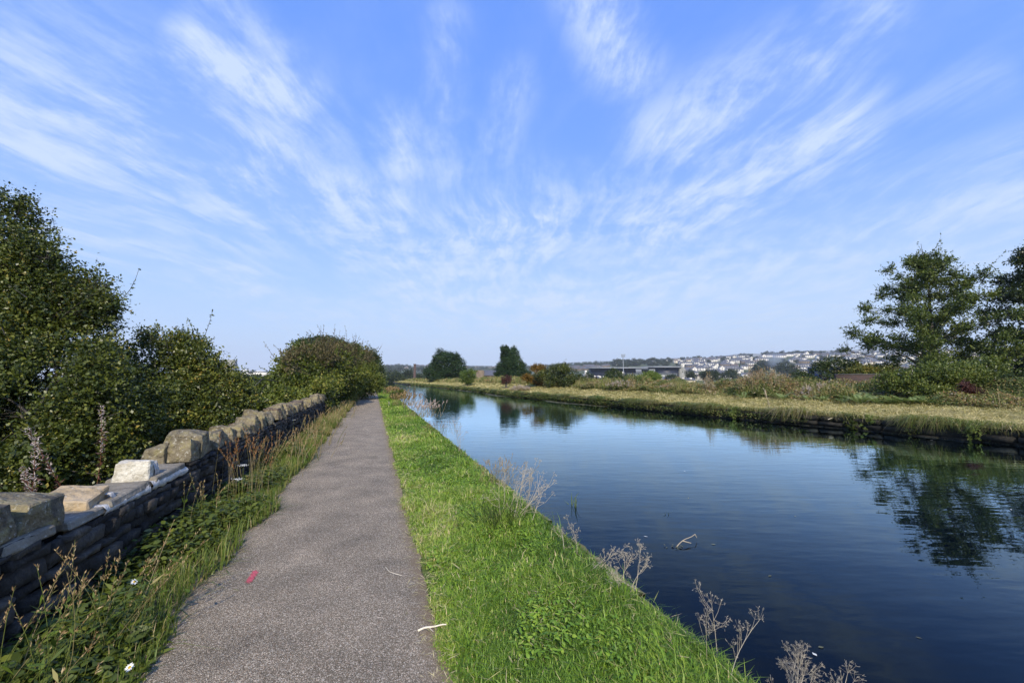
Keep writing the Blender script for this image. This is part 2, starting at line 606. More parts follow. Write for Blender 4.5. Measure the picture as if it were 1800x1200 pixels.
M['rubble'] = noisy('blackened_rubble', [(.3, (.012, .012, .013)), (.55, (.030, .028, .027)), (.8, (.065, .058, .05))], 9, bump=1.0, bscale=30, bdist=.02, extra=soot)
M['core'] = plain('dark_mortar', (.006, .006, .006), .95, .05)
M['canal_stone'] = noisy('wet_canal_stone', [(.3, (.014, .013, .010)), (.6, (.04, .036, .026)), (.85, (.08, .072, .05))], 6, bump=.9, bscale=25, bdist=.02)
M['edge_stone'] = noisy('mossy_edge_stone', [(.3, (.07, .075, .02)), (.5, (.17, .15, .06)), (.7, (.30, .28, .23))], 8, bump=.9, bscale=40, bdist=.02)
M['bark'] = noisy('bark', [(.3, (.03, .026, .02)), (.7, (.10, .09, .075))], 12, bump=.6)
M['dry_stem'] = leaf_mat('dry_stem', [(0, (.26, .21, .14)), (.5, (.52, .45, .34)), (1, (.72, .65, .53))], .1, .7)
M['leaf_olive'] = leaf_mat('leaf_olive', [(0, (.015, .026, .005)), (.35, (.048, .066, .011)), (.65, (.105, .128, .020)), (.88, (.20, .205, .038)), (1, (.30, .22, .05))], .25, .42, .4)
M['leaf_dark'] = leaf_mat('leaf_dark', [(0, (.016, .030, .008)), (.4, (.034, .056, .011)), (.75, (.060, .085, .017)), (1, (.12, .12, .03))], .25, .42, .4)
M['leaf_alder'] = leaf_mat('leaf_alder', [(0, (.024, .040, .009)), (.4, (.068, .10, .016)), (.75, (.13, .165, .028)), (1, (.22, .24, .06))], .3, .45, .4)
M['leaf_bramble'] = leaf_mat('leaf_bramble', [(0, (.030, .045, .009)), (.4, (.080, .110, .016)), (.75, (.15, .175, .026)), (1, (.24, .22, .05))], .28, .45, .35)
M['leaf_bright'] = leaf_mat('leaf_bright', [(0, (.06, .10, .02)), (.5, (.13, .19, .035)), (1, (.22, .26, .07))], .3, .5)
M['leaf_brown'] = leaf_mat('leaf_brown', [(0, (.05, .045, .018)), (.4, (.10, .085, .035)), (.7, (.16, .125, .06)), (1, (.26, .20, .11))], .2, .6)
M['leaf_autumn'] = leaf_mat('leaf_autumn', [(0, (.08, .06, .012)), (.35, (.16, .11, .02)), (.7, (.26, .13, .02)), (1, (.33, .19, .04))], .28, .5)
M['leaf_red'] = leaf_mat('leaf_red', [(0, (.035, .014, .012)), (.5, (.085, .030, .028)), (.8, (.14, .06, .045)), (1, (.09, .09, .03))], .28, .5)
M['leaf_mix'] = leaf_mat('leaf_mixed', [(0, (.035, .06, .012)), (.25, (.075, .11, .022)), (.45, (.15, .18, .045)), (.65, (.26, .24, .09)), (.80, (.24, .12, .045)), (.9, (.36, .27, .15)), (1, (.44, .38, .29))], .25, .6)
M['conifer'] = leaf_mat('conifer', [(0, (.008, .024, .008)), (.5, (.020, .048, .013)), (1, (.045, .080, .018))], .12, .6)
M['leaf_far'] = leaf_mat('leaf_far', [(0, (.014, .026, .010)), (.5, (.030, .048, .016)), (1, (.065, .080, .025))], .15, .6)
M['fern'] = leaf_mat('fern', [(0, (.10, .15, .04)), (.5, (.22, .29, .10)), (.8, (.36, .40, .19)), (1, (.40, .30, .10))], .3, .5)
M['grass'] = leaf_mat('grass_blades', [(0, (.045, .092, .009)), (.4, (.155, .285, .024)), (.7, (.30, .42, .048)), (.9, (.46, .47, .14)), (1, (.66, .54, .32))], .35, .45, .4)
M['long_grass'] = leaf_mat('long_grass', [(0, (.036, .068, .011)), (.45, (.11, .165, .024)), (.7, (.22, .235, .06)), (.85, (.33, .27, .12)), (1, (.48, .39, .22))], .3, .5)
M['hay'] = leaf_mat('hay', [(0, (.09, .12, .025)), (.3, (.24, .24, .07)), (.6, (.50, .43, .17)), (1, (.80, .69, .38))], .2, .7)
M['seed'] = leaf_mat('seed_heads', [(0, (.13, .07, .03)), (.5, (.28, .19, .09)), (1, (.42, .33, .19))], .15, .7)
M['rust'] = leaf_mat('rusty_seed', [(0, (.10, .035, .015)), (.5, (.20, .085, .03)), (1, (.30, .17, .07))], .1, .7)
M['plume'] = leaf_mat('plume', [(0, (.24, .17, .15)), (.5, (.42, .34, .32)), (1, (.58, .52, .50))], .2, .8)
M['petal'] = leaf_mat('petal', [(0, (.75, .75, .72)), (1, (.85, .85, .82))], .2, .5)
M['pollen'] = plain('pollen', (.55, .36, .03))
M['scum'] = leaf_mat('water_weed', [(0, (.05, .055, .025)), (.5, (.11, .11, .055)), (.9, (.20, .20, .10)), (1, (.55, .55, .50))], .0, .6)
M['red_paint'] = noisy('red_paint', [(.35, (.42, .05, .08)), (.7, (.62, .14, .17))], 60, rough=.8)
M['render_white'] = plain('white_render', (.60, .58, .53), .8, scale=.4)
M['render_cream'] = plain('cream_render', (.55, .50, .40), .8, scale=.4)
M['slate'] = plain('slate', (.10, .10, .11), .6, scale=.3)
M['tile_brown'] = plain('brown_tile', (.13, .10, .085), .8, scale=.3)
M['dark_glass'] = plain('dark_glass', (.02, .025, .03), .2, .5)
M['navy'] = plain('navy_cladding', (.010, .014, .032), .5, scale=.1)
M['stone_far'] = plain('sandstone', (.15, .115, .08), .85, scale=.5, var=.4)
M['grey_metal'] = plain('grey_metal', (.26, .28, .31), .5, scale=.1)
M['pale_metal'] = plain('pale_metal', (.46, .47, .49), .5, scale=.1)
M['concrete'] = plain('concrete', (.24, .24, .22), .8, scale=.3)
M['blue_clad'] = plain('blue_cladding', (.018, .035, .10), .5, scale=.1)


def brick_mat(name, c1, c2, mort, scale):
    m, t, out = mat_base(name)
    tcn = nd(t, 'ShaderNodeTexCoord')
    br = nd(t, 'ShaderNodeTexBrick')
    br.inputs['Color1'].default_value = (*c1, 1)
    br.inputs['Color2'].default_value = (*c2, 1)
    br.inputs['Mortar'].default_value = (*mort, 1)
    br.inputs['Scale'].default_value = scale
    rot = nd(t, 'ShaderNodeMapping')
    rot.inputs['Rotation'].default_value = (math.pi / 2, 0, 0)
    t.links.new(tcn.outputs['Object'], rot.inputs[0])
    t.links.new(rot.outputs[0], br.inputs['Vector'])
    p = nd(t, 'ShaderNodeBsdfPrincipled')
    p.inputs['Roughness'].default_value = .9
    t.links.new(br.outputs[0], p.inputs['Base Color'])
    t.links.new(p.outputs[0], out.inputs[0])
    return m


M['brick_dark'] = brick_mat('weathered_brick', (.045, .020, .016), (.028, .017, .015), (.07, .06, .055), 3)
M['brick_chimney'] = brick_mat('chimney_brick', (.10, .05, .04), (.06, .04, .035), (.10, .08, .07), 2)
M['hill'] = noisy('hill_fields', [(.3, (.030, .045, .018)), (.5, (.05, .065, .025)), (.65, (.09, .10, .045)), (.8, (.13, .12, .06))], .012, detail=8)
M['moor'] = noisy('moorland', [(.3, (.10, .095, .06)), (.6, (.15, .135, .085)), (.8, (.20, .18, .11))], .0016, detail=9)

# ------------------------------------------------------------------ ground (one sheet), path, water
def cum(a, b, n, p=1.0):
    return a + (b - a) * np.linspace(0, 1, n) ** p


S = np.concatenate([cum(-60, -4, 12), np.arange(-3, 30, .5), cum(30, 120, 50), cum(124, 600, 40), cum(640, 9000, 28, 1.6)])
leftc = np.concatenate([-np.array([9000, 5000, 2600, 1400, 800, 450, 260, 160, 100, 70, 52, 40, 32, 26, 21, 17, 14, 11.5, 9.5, 8, 7, 6, 5.2, 4.5, 4, 3.6, 3.2, 2.9, 2.65, 2.46])])
midc = np.array([-2.40, -2.2, -2.0, -1.8, -1.6, -1.4, -1.2, -.8, -.4, 0, .3, .45, .6, .8, 1.0, 1.2, 1.4, 1.6, 1.8, 1.96])
cols = []
for tcoord in leftc:
    cols.append((np.full_like(S, tcoord), 3 if tcoord < -12 else 0))
for tcoord in midc:
    cols.append((np.full_like(S, tcoord), 1 if tcoord > .3 else 0))
cols.append((np.full_like(S, 1.975), 4))
cols.append((np.full_like(S, 2.0), 4))
for f in (.25, .5, .75):
    cols.append((2.0 + f * (tR(S) - 2.0), 4))
cols.append((tR(S) - .02, 4))
for w in (.015, .3, .6, 1, 1.5, 2, 2.5, 3, 3.6, 4.2, 5, 5.8, 6.6, 7.6):
    cols.append((tR(S) + w, 2))
for w in (9, 10.5, 12, 14, 17, 21, 26, 32, 40, 50, 62, 78, 100, 140, 200, 320, 520, 900, 1600, 3000, 5600, 9500):
    cols.append((tR(S) + w, 3))
TT = np.stack([c for c, _ in cols], 1)
SS = np.repeat(S[:, None], TT.shape[1], 1)
ZZ = zg(SS, TT)
XX, YY = st2xy(SS, TT)
g = Soup()
ns, ntc = TT.shape
idx = np.arange(ns * ntc).reshape(ns, ntc)
V = np.stack([XX, YY, ZZ], -1).reshape(-1, 3)
F = np.stack([idx[:-1, :-1], idx[:-1, 1:], idx[1:, 1:], idx[1:, :-1]], -1)
g.add(V, F.reshape(-1, 4))
g.m4 = [np.tile(np.array([m for _, m in cols])[:-1], ns - 1)]
tag(g.build('ground', [M['soil'], M['verge'], M['hay_base'], M['valley'], M['bank_mud']], smooth_=False), kind='structure')

# path: ragged edges, 4 mm above the ground, slightly cambered
sp = np.concatenate([np.arange(-20, 30, .06), np.arange(30, 90, .5), np.arange(90, 260, 4)])
eR = T_PR + .025 * vnoise(sp * 3, sp * 0, 1) + .018 * vnoise(sp * 11, sp * 0, 4) + .008 * vnoise(sp * 33, sp * 0, 6)
eL = T_PL + .05 * vnoise(sp * 2.2, sp * 0, 8) + .03 * vnoise(sp * 9, sp * 0, 9)
fr = np.array([0, .03, .07, .12, .2, .35, .5, .65, .8, .88, .93, .97, 1])
tp = eL[:, None] + (eR - eL)[:, None] * fr[None]
spp = np.repeat(sp[:, None], len(fr), 1)
zp = np.maximum(zg(spp, tp), -.02) + .006 + .022 * (1 - (2 * fr[None] - 1) ** 2)
xp, yp = st2xy(spp, tp)
g = Soup()
idx = np.arange(tp.size).reshape(tp.shape)
F = np.stack([idx[:-1, :-1], idx[:-1, 1:], idx[1:, 1:], idx[1:, :-1]], -1).reshape(-1, 4)
edge_t = np.array([1, .85, .6, .4, .2, .12, .1, .12, .2, .4, .6, .85, 1.0])
g.add(np.stack([xp, yp, zp], -1).reshape(-1, 3), F, np.tile(edge_t, len(sp)))
tag(g.build('towpath', M['path'], smooth_=True), kind='structure')

sw = np.concatenate([cum(-60, 0, 10), cum(2, 300, 80), cum(320, 900, 10)])
g = Soup()
for a, b in ((1.985, None),):
    tl = np.full_like(sw, 1.985)
    tr_ = tR(sw) + .05
    tt = np.stack([tl + (tr_ - tl) * f for f in (0, .25, .5, .75, 1)], 1)
    ss = np.repeat(sw[:, None], 5, 1)
    x, y = st2xy(ss, tt)
    idx = np.arange(tt.size).reshape(tt.shape)
    F = np.stack([idx[:-1, :-1], idx[:-1, 1:], idx[1:, 1:], idx[1:, :-1]], -1).reshape(-1, 4)
    g.add(np.stack([x, y, np.full_like(x, WATER)], -1).reshape(-1, 3), F)
tag(g.build('canal_water', M['water']), kind='structure')

# ------------------------------------------------------------------ hills
CR_PX = np.array([300, 520, 600, 680, 740, 820, 870, 930, 1000, 1060, 1160, 1250, 1330, 1420, 1500, 1700, 2100, 2600])
CR_PY = np.array([655, 652, 649, 646, 644, 645, 646, 645, 641, 639, 636, 632, 627, 623, 621, 620, 622, 630])


def crest_d(px):
    return 2300 - 950 * smooth((np.asarray(px, float) - 930) / 110)


def hill_pt(px, f):
    """a point on the town hill; f=0 at its foot, 1 on the crest"""
    px, f = np.asarray(px, float), np.asarray(f, float)
    d1 = crest_d(px)
    d0 = np.where(px < 1000, 700, 620)
    d = d0 + (d1 - d0) * f
    zc = CAMZ + (666 - np.interp(px, CR_PX, CR_PY)) / FPX * d1
    z = -9 + (zc + 9) * (f ** .92)
    x = (px - 900) / 703.0 * d
    return x, d, z


px = np.linspace(200, 2700, 160)
ff = np.concatenate([np.linspace(0, 1, 26), [1.08, 1.25, 1.6, 2.2]])
PXg, FFg = np.meshgrid(px, ff, indexing='ij')
x, d, z = hill_pt(PXg, np.minimum(FFg, 1))
over = np.maximum(FFg - 1, 0)
sc_ = 1 + over * .9
x, d = x * sc_, d * sc_
z = z - over * 90 + 1.2 * vnoise(PXg * .05, FFg * 9, 3)
g = Soup()
idx = np.arange(x.size).reshape(x.shape)
g.add(np.stack([x, d, z], -1).reshape(-1, 3), np.stack([idx[:-1, :-1], idx[1:, :-1], idx[1:, 1:], idx[:-1, 1:]], -1).reshape(-1, 4))
tag(g.build('town_hill', M['hill'], smooth_=True), kind='structure')

px = np.linspace(1150, 2500, 140)
topm = np.interp(px, [1150, 1270, 1290, 1310, 1340, 1365, 1385, 1440, 1500, 1545, 1700, 2000, 2500], [640, 628, 623, 621, 621.5, 624, 619, 616, 615, 612.5, 611, 612, 620])
topm = topm + .35 * vnoise(px * .06, px * 0, 2)
g = Soup()
rows = []
for f in (0, .3, .55, .75, .9, 1, 1.1, 1.4):
    dd_ = 3000 + 2400 * f
    zc = CAMZ + (666 - topm) / FPX * 5400
    z = -12 + (zc + 12) * min(f, 1) ** 1.1 - max(f - 1, 0) * 260
    rows.append(np.stack([(px - 900) / 703 * dd_, np.full_like(px, dd_), z], -1))
R_ = np.stack(rows, 1)
idx = np.arange(R_.shape[0] * R_.shape[1]).reshape(R_.shape[:2])
g.add(R_.reshape(-1, 3), np.stack([idx[:-1, :-1], idx[1:, :-1], idx[1:, 1:], idx[:-1, 1:]], -1).reshape(-1, 4))
tag(g.build('moorland_hill', M['moor'], smooth_=True), kind='structure')

# ------------------------------------------------------------------ rocks
def rock(dx, dy, dz, seed, npts=13, sub=2, amp=.014, square=4.0, bev=.010, jit=1.0):
    """an angular quarried stone: convex hull of points on a squarish solid, edges eased, faces roughened"""
    r = np.random.default_rng(seed)
    bm = bmesh.new()
    P = []
    for c in [(i, j, k) for i in (-1, 1) for j in (-1, 1) for k in (-1, 1)]:
        q = np.array(c) * (1 - jit * (1.0 if c[2] > 0 else .25) * r.uniform(0, 1, 3) * (np.array([.34, .42, .72]) if dz > .15 else np.array([.15, .15, .25])))
        P.append(q)
    for _ in range(npts - 8):
        q = r.normal(size=3)
        q /= (np.abs(q) ** square).sum() ** (1 / square)
        P.append(q * r.uniform(.88, 1.0))
    for q in P:
        bm.verts.new((q[0] * dx / 2, q[1] * dy / 2, q[2] * dz / 2))
    res = bmesh.ops.convex_hull(bm, input=bm.verts)
    junk = [e for e in res['geom_interior'] if isinstance(e, bmesh.types.BMVert)]
    bmesh.ops.delete(bm, geom=junk, context='VERTS')
    bmesh.ops.dissolve_limit(bm, angle_limit=math.radians(14), verts=bm.verts, edges=bm.edges)
    if bev:
        bmesh.ops.bevel(bm, geom=bm.edges[:], offset=bev, segments=1, profile=.5, affect='EDGES')
    bmesh.ops.triangulate(bm, faces=bm.faces)
    for _ in range(sub):
        bmesh.ops.subdivide_edges(bm, edges=[e for e in bm.edges if e.calc_length() > .05], cuts=1, use_grid_fill=False)
        bmesh.ops.triangulate(bm, faces=bm.faces)
    bm.normal_update()
    for v in bm.verts:
        c = v.co
        h = vnoise(c.x * 17 + seed, c.y * 17 + c.z * 13, seed % 7) + .6 * vnoise(c.x * 41, c.z * 39 + c.y * 37, seed % 5)
        v.co = c + v.normal * (amp * float(h))
    return bm


def bm_obj(bm, name, mat, parent=None, loc=(0, 0, 0), rot=(0, 0, 0)):
    me = bpy.data.meshes.new(name)
    bm.to_mesh(me)
    bm.free()
    me.materials.append(mat)
    o = bpy.data.objects.new(name, me)
    o.location, o.rotation_euler = loc, rot
    COL.objects.link(o)
    if parent is not None:
        o.parent = parent
    return o


PATH_RZ = math.atan2(US[1], US[0]) - math.pi / 2      # local +Y runs along the path
# ------------------------------------------------------------------ stone wall beside the path (local x = t, local y = s)
wall = empty('stone_wall', (0, 0, 0), 'long blackened rubble wall with rough coping stones beside the towpath', 'wall', rz=PATH_RZ)
S0, S1, WH = -6.0, 23.0, .69


def wall_h(s):
    return .60 if 3.55 < s < 5.65 else .69


r = np.random.default_rng(11)
g = Soup()


def stone_block(g, s0, s1, z0, z1, tf, depth, r, tint):
    """one face stone: a pillow of 5x4 points standing proud of the wall core"""
    nu, nv = 5, 4
    us, vs = np.array([0, .07, .5, .93, 1]), np.array([0, .12, .88, 1])
    js, jz = r.uniform(-.016, .016, (nu, nv)), r.uniform(-.014, .014, (nu, nv))
    pr = r.uniform(.0, .05)
    tiltu, tiltv = r.uniform(-.02, .02, 2)
    top, bot = [], []
    V = []
    for i, u in enumerate(us):
        for j, v in enumerate(vs):
            e = min(1, 20 * min(u, 1 - u)) * min(1, 12 * min(v, 1 - v))
            zo = .035 * float(vnoise(s0 * 1.3 + (s1 - s0) * u * 1.3, z0 * 9, 3)) * min(1, (z0 + .05) * 5) * max(0, min(1, (.62 - z0) * 8))
            V.append((tf + (pr + tiltu * (u - .5) + tiltv * (v - .5) + r.uniform(-.007, .007)) * e - depth * (1 - e) * .55, s0 + (s1 - s0) * u + js[i, j], zo + z0 + (z1 - z0) * v + jz[i, j]))
    F = [(i * nv + j, (i + 1) * nv + j, (i + 1) * nv + j + 1, i * nv + j + 1) for i in range(nu - 1) for j in range(nv - 1)]
    g.add(V, F, tint)


zc = -.05
while zc < .70:
    h = r.uniform(.055, .125)
    s = S0 + r.uniform(-.2, 0)
    while s < S1:
        L = r.uniform(.12, .42)
        top_ = wall_h(s + L / 2)
        if zc + .035 > top_:
            s += L
            continue
        h_all, h = h, min(h, top_ - zc)
        stone_block(g, s + .004, s + L - .004, zc + .003, zc + h - .003, T_WALL, .05, r, r.uniform(0, 1))
        # back face too
        stone_block(g, s + L - .004, s + .004, zc + .003, zc + h - .003, T_WALL - .42, -.05, r, r.uniform(0, 1))
        s += L
        h = h_all
    zc += h
for a_, b_ in zip((S0, 3.55, 5.65, S1), (3.55, 5.65, S1)):
    g.box(T_WALL - .36, T_WALL - .07, a_, b_, -.3, wall_h((a_ + b_) / 2) - .015, 1)
g.build('wall_face', [M['rubble'], M['core']], wall)


def coping(s, L, h, seed, t=T_WALL - .2, depth=.42, mat='coping', z=WH, rot=(0, 0, 0), label=None, name='coping_stone', sub=2, amp=.012, jit=1.0):
    o = bm_obj(rock(depth, L, h, seed, sub=sub, amp=amp, jit=jit), name, M[mat], wall, (t, s, z + h * .5 - .015), rot)
    if label:
        o['label'] = label
    return o


s, k = -5.5, 0
while s < 3.0:
    L = r.uniform(.30, .5)
    coping(s + L / 2, L, r.uniform(.22, .32), 100 + k, rot=(r.uniform(-.12, .12), r.uniform(-.08, .08), r.uniform(-.2, .2)), mat=['coping', 'coping_brown'][k % 5 == 2])
    s += L * .98
    k += 1
coping(3.14, .36, .30, 301, rot=(.05, -.05, .10), depth=.44)
coping(3.57, .42, .24, 322, rot=(-.10, .10, -.08), depth=.44, mat='coping')
coping(3.40, .40, .07, 330, t=T_WALL - .17, z=WH - .05, mat='slab', name='bed_stone', amp=.006)
# repaired gap: grey flags, a tan flag, one fresh white block and white mortar
coping(3.98, .44, .065, 341, t=T_WALL - .19, depth=.42, mat='slab', z=.60, name='flat_slab', amp=.004)
coping(4.22, .32, .13, 352, t=T_WALL - .22, depth=.32, mat='tan_stone', z=.645, rot=(.16, .12, .1), name='flat_slab', label='tan sloping flagstone in the repaired gap', amp=.008)
coping(4.56, .70, .06, 343, t=T_WALL - .20, depth=.44, mat='slab', z=.63, rot=(.02, 0, .03), name='flat_slab', amp=.004)
coping(5.0, .15, .22, 374, t=T_WALL - .19, depth=.29, mat='new_stone', z=.665, rot=(.0, 0, .05), name='white_block', label='fresh white stone block set on the repaired gap', amp=.008, jit=.35)
coping(5.26, .66, .06, 345, t=T_WALL - .19, depth=.42, mat='slab', z=.66, rot=(.03, 0, .0), name='flat_slab', amp=.004)
g = Soup()
rm = np.random.default_rng(5)
for (a, b, z0, z1, tf) in ((4.15, 4.85, .575, .64, T_WALL + .012), (4.86, 5.62, .585, .665, T_WALL + .014), (5.02, 5.10, .64, .82, T_WALL - .045), (4.32, 4.38, .62, .70, T_WALL - .04)):
    n = max(4, int((b - a) / .04))
    ss = np.linspace(a, b, n)
    rowsm = []
    for q, (dt, zz_) in enumerate(((-.16, z0 - .01), (0, z0), (.012, (z0 + z1) / 2), (-.01, z1), (-.16, z1 + .005))):
        rowsm.append(np.stack([tf + dt + rm.normal(0, .005, n), ss, zz_ + rm.normal(0, .006, n)], -1))
    R2 = np.stack(rowsm, 0)
    idx = np.arange(R2.shape[0] * n).reshape(R2.shape[0], n)
    g.add(R2.reshape(-1, 3), np.stack([idx[:-1, :-1], idx[:-1, 1:], idx[1:, 1:], idx[1:, :-1]], -1).reshape(-1, 4))
g.build('mortar', M['mortar'], wall, smooth_=True)
coping(5.72, .20, .24, 401, t=T_WALL - .32, rot=(.05, .03, .05), depth=.24)
coping(5.82, .26, .30, 402, t=T_WALL - .10, rot=(-.04, .03, -.05), depth=.26, mat='coping')
coping(6.16, .50, .36, 403, rot=(.05, 0, .08), depth=.44)
s, k = 6.47, 0
while s < S1 - .3:
    L = r.uniform(.20, .50)
    coping(s + L / 2, L, r.uniform(.20, .42), 500 + k, rot=(r.uniform(-.35, .3), r.uniform(-.16, .12), r.uniform(-.4, .4)), depth=r.uniform(.34, .46), mat=['coping', 'coping_brown'][int(r.random() < .25)], sub=2 if s < 12 else 1, jit=1.45, amp=.018)
    s += L * .97
    k += 1

# ------------------------------------------------------------------ stone edging of the canal, near side
g = Soup()
r = np.random.default_rng(21)
s = -4.0
while s < 60:
    L = r.uniform(.35, .8)
    t0 = 1.80 + r.uniform(-.03, .03)
    t1 = 2.06 + r.uniform(-.03, .03)
    zt = -.015 + r.uniform(-.03, .015)
    nu, nv = 6, 4
    V = []
    for i in range(nu):
        for j in range(nv + 2):
            u = i / (nu - 1)
            if j < nv:
                v = j / (nv - 1)
                V.append((t0 + (t1 - t0) * v + r.uniform(-.01, .01), s + .012 + (L - .024) * u, zt + r.uniform(-.012, .008) - .03 * (v > .95)))
            else:
                V.append((t1 + .005 + r.uniform(-.015, .015), s + .012 + (L - .024) * u, (-.22, -.75)[j - nv]))
    n2 = nv + 2
    F = [(i * n2 + j, i * n2 + j + 1, (i + 1) * n2 + j + 1, (i + 1) * n2 + j) for i in range(nu - 1) for j in range(n2 - 1)]
    V = np.array(V)
    x, y = st2xy(V[:, 1], V[:, 0])
    g.add(np.stack([x, y, V[:, 2]], -1), F, r.uniform())
    s += L
tag(g.build('canal_edging', M['edge_stone']), 'mossy stone edging between the green verge and the water', 'edging')

# far retaining wall of big blocks
g = Soup()
for row, (z0, z1) in enumerate(((-.75, -.34), (-.34, -.14), (-.14, .07))):
    s = -12 + row * .3
    while s < 150:
        L = r.uniform(.4, 1.0) * (1 if s < 45 else 2.2)
        a, b = s + .01, s + L - .01
        pr = r.uniform(-.06, .09)
        V = []
        for u in (0, .08, .5, .92, 1):
            for v in (0, .1, .5, .9, 1):
                e = (1 if 0 < u < 1 else 0) * (1 if 0 < v < 1 else 0)
                wz = .03 * float(vnoise(a * .7 + u, z0 * 9, 5)) * (row > 0)
                sa = a + (b - a) * u
                V.append((float(tR(sa)) - .02 - (pr + .06) * e + r.uniform(-.012, .012), sa, wz + z0 + .008 + (z1 - z0 - .016) * v + r.uniform(-.014, .014)))
        F = [(i * 5 + j, i * 5 + j + 1, (i + 1) * 5 + j + 1, (i + 1) * 5 + j) for i in range(4) for j in range(4)]
        V = np.array(V)
        x, y = st2xy(V[:, 1], V[:, 0])
        g.add(np.stack([x, y, V[:, 2]], -1), F, r.uniform())
        s += L
tag(g.build('canal_wall', M['canal_stone']), 'low dark stone block wall under the mown far bank', 'retaining wall')

# ------------------------------------------------------------------ foliage
def unit(a):
    return a / (np.linalg.norm(a, axis=-1, keepdims=True) + 1e-9)


def leaf_quads(g, P, D, N, L, Wd, tint, mat=0, fold=.18):
    """diamond leaves: base P, axis D, normal N"""
    n = len(P)
    L = np.broadcast_to(np.asarray(L, float), (n,))[:, None]
    Wd = np.broadcast_to(np.asarray(Wd, float), (n,))[:, None]
    B = unit(np.cross(D, N))
    N2 = np.cross(B, D)
    V = np.stack([P, P + D * L * .45 + B * Wd * .5 + N2 * Wd * fold, P + D * L, P + D * L * .45 - B * Wd * .5 + N2 * Wd * fold], 1)
    F = np.arange(n * 4).reshape(n, 4)
    g.add(V.reshape(-1, 3), F, np.repeat(np.broadcast_to(np.asarray(tint, float), (n,)), 4), mat)


def broad_leaves(g, P, D, N, L, Wd, tint, r, droop=.35):
    """leaves of three quads that curve down along the midrib, for plants close to the path"""
    n = len(P)
    L = np.broadcast_to(np.asarray(L, float), (n,))[:, None]
    Wd = np.broadcast_to(np.asarray(Wd, float), (n,))[:, None]
    B = unit(np.cross(D, N))
    N2 = np.cross(B, D)
    dr = r.uniform(.1, 1, (n, 1)) * droop
    rows = []
    for u, wf in ((0, .10), (.28, .92), (.66, .80), (1.0, .06)):
        c = P + D * L * u - N2 * L * dr * u * u
        rows += [c - B * Wd * .5 * wf + N2 * Wd * .12 * wf, c + B * Wd * .5 * wf + N2 * Wd * .12 * wf]
    V = np.stack(rows, 1)
    b = np.arange(n)[:, None] * 8
    F = np.concatenate([b + np.array([[2 * i, 2 * i + 1, 2 * i + 3, 2 * i + 2]]) for i in range(3)], 0)
    g.add(V.reshape(-1, 3), F, np.repeat(np.broadcast_to(np.asarray(tint, float), (n,)), 8))


def sprig_leaves(g, C, D, k, slen, ll, lw, tint, r, spread=.85, mat=0, out=None):
    """k leaves along each twig that starts at C and runs along D"""
    m = len(C)
    u = (np.arange(k)[None] + r.random((m, k))) / k
    bend = r.normal(0, .25, (m, 1, 3))
    base = C[:, None] + D[:, None] * (u * slen)[..., None] + bend * ((u ** 2) * slen)[..., None]
    side = r.normal(size=(m, k, 3))
    dirs = unit(D[:, None] * .55 + unit(side) * spread)
    nrm = unit(r.normal(size=(m, k, 3)) * .75 + np.array([0, 0, .55]) + (out[:, None] * .5 if out is not None else 0))
    sc = r.uniform(.45, 1.3, (m, k))
    tt = np.clip(tint[:, None] + r.normal(0, .16, (m, k)), 0, 1)
    leaf_quads(g, base.reshape(-1, 3), dirs.reshape(-1, 3), nrm.reshape(-1, 3), (ll * sc).ravel(), (lw * sc).ravel(), tt.ravel(), mat)


def lobes_points(lobes, n, r, shell=(.55, 1.02), gap=0.0, freq=2.2):
    lobes = np.asarray(lobes, float)
    area = (lobes[:, 3] * lobes[:, 4] + lobes[:, 3] * lobes[:, 5] + lobes[:, 4] * lobes[:, 5])
    li = r.choice(len(lobes), n, p=area / area.sum())
    d = unit(r.normal(size=(n, 3)))
    rad = r.uniform(shell[0] ** 2, shell[1] ** 2, n) ** .5
    Lb = lobes[li]
    wob = 1 + .16 * vnoise(d[:, 0] * 4 + li, d[:, 2] * 4 + d[:, 1] * 3, 3)
    P = Lb[:, :3] + d * Lb[:, 3:6] * (rad * wob)[:, None]
    O = unit(d / Lb[:, 3:6])
    # drop points that sit deep inside another lobe
    keep = np.ones(n, bool)
    for L in lobes:
        q = ((P - L[:3]) / L[3:6])
        keep &= ((q ** 2).sum(1) > shell[0] ** 2 * .8)
    cl = vnoise(P[:, 0] * freq + P[:, 2], P[:, 1] * freq - P[:, 2] * freq, 4)
    keep &= cl > (gap * 2 - 1)
    return P[keep], O[keep], cl[keep], li[keep]


def roughen(lobes, seed, k=5, f=(.24, .50), shrink=.88):
    """shrink each lobe a little and stud its skin with smaller ones, for a broken outline"""
    r = np.random.default_rng(seed + 999)
    out = []
    for L in lobes:
        L = np.asarray(L, float)
        out.append((*L[:3], *(L[3:6] * shrink)))
        for _ in range(k):
            d = unit(r.normal(size=3) + np.array([0, 0, .35]))
            q = r.uniform(*f)
            out.append((*(L[:3] + d * L[3:6] * r.uniform(.78, 1.0)), *(L[3:6] * q)))
    return out


def foliage(g, lobes, n, k, slen, ll, lw, seed, shell=(.55, 1.02), gap=.12, up=.25, freq=2.2, tint=.42, tvar=.22, mat=0, spread=.85, rough=5):
    r = np.random.default_rng(seed)
    if rough:
        lobes = roughen(lobes, seed, rough)
    P, O, cl, li = lobes_points(lobes, n, r, shell, gap, freq)
    D = unit(O * .9 + r.normal(0, .55, O.shape) + np.array([0, 0, up]))
    lt = r.normal(0, .10, len(lobes))[li]
    sprig_leaves(g, P - D * slen * .4, D, k, slen, ll, lw, tint + tvar * .6 * cl + lt + r.normal(0, tvar * .5, len(P)), r, out=O, mat=mat, spread=spread)
    return P, D


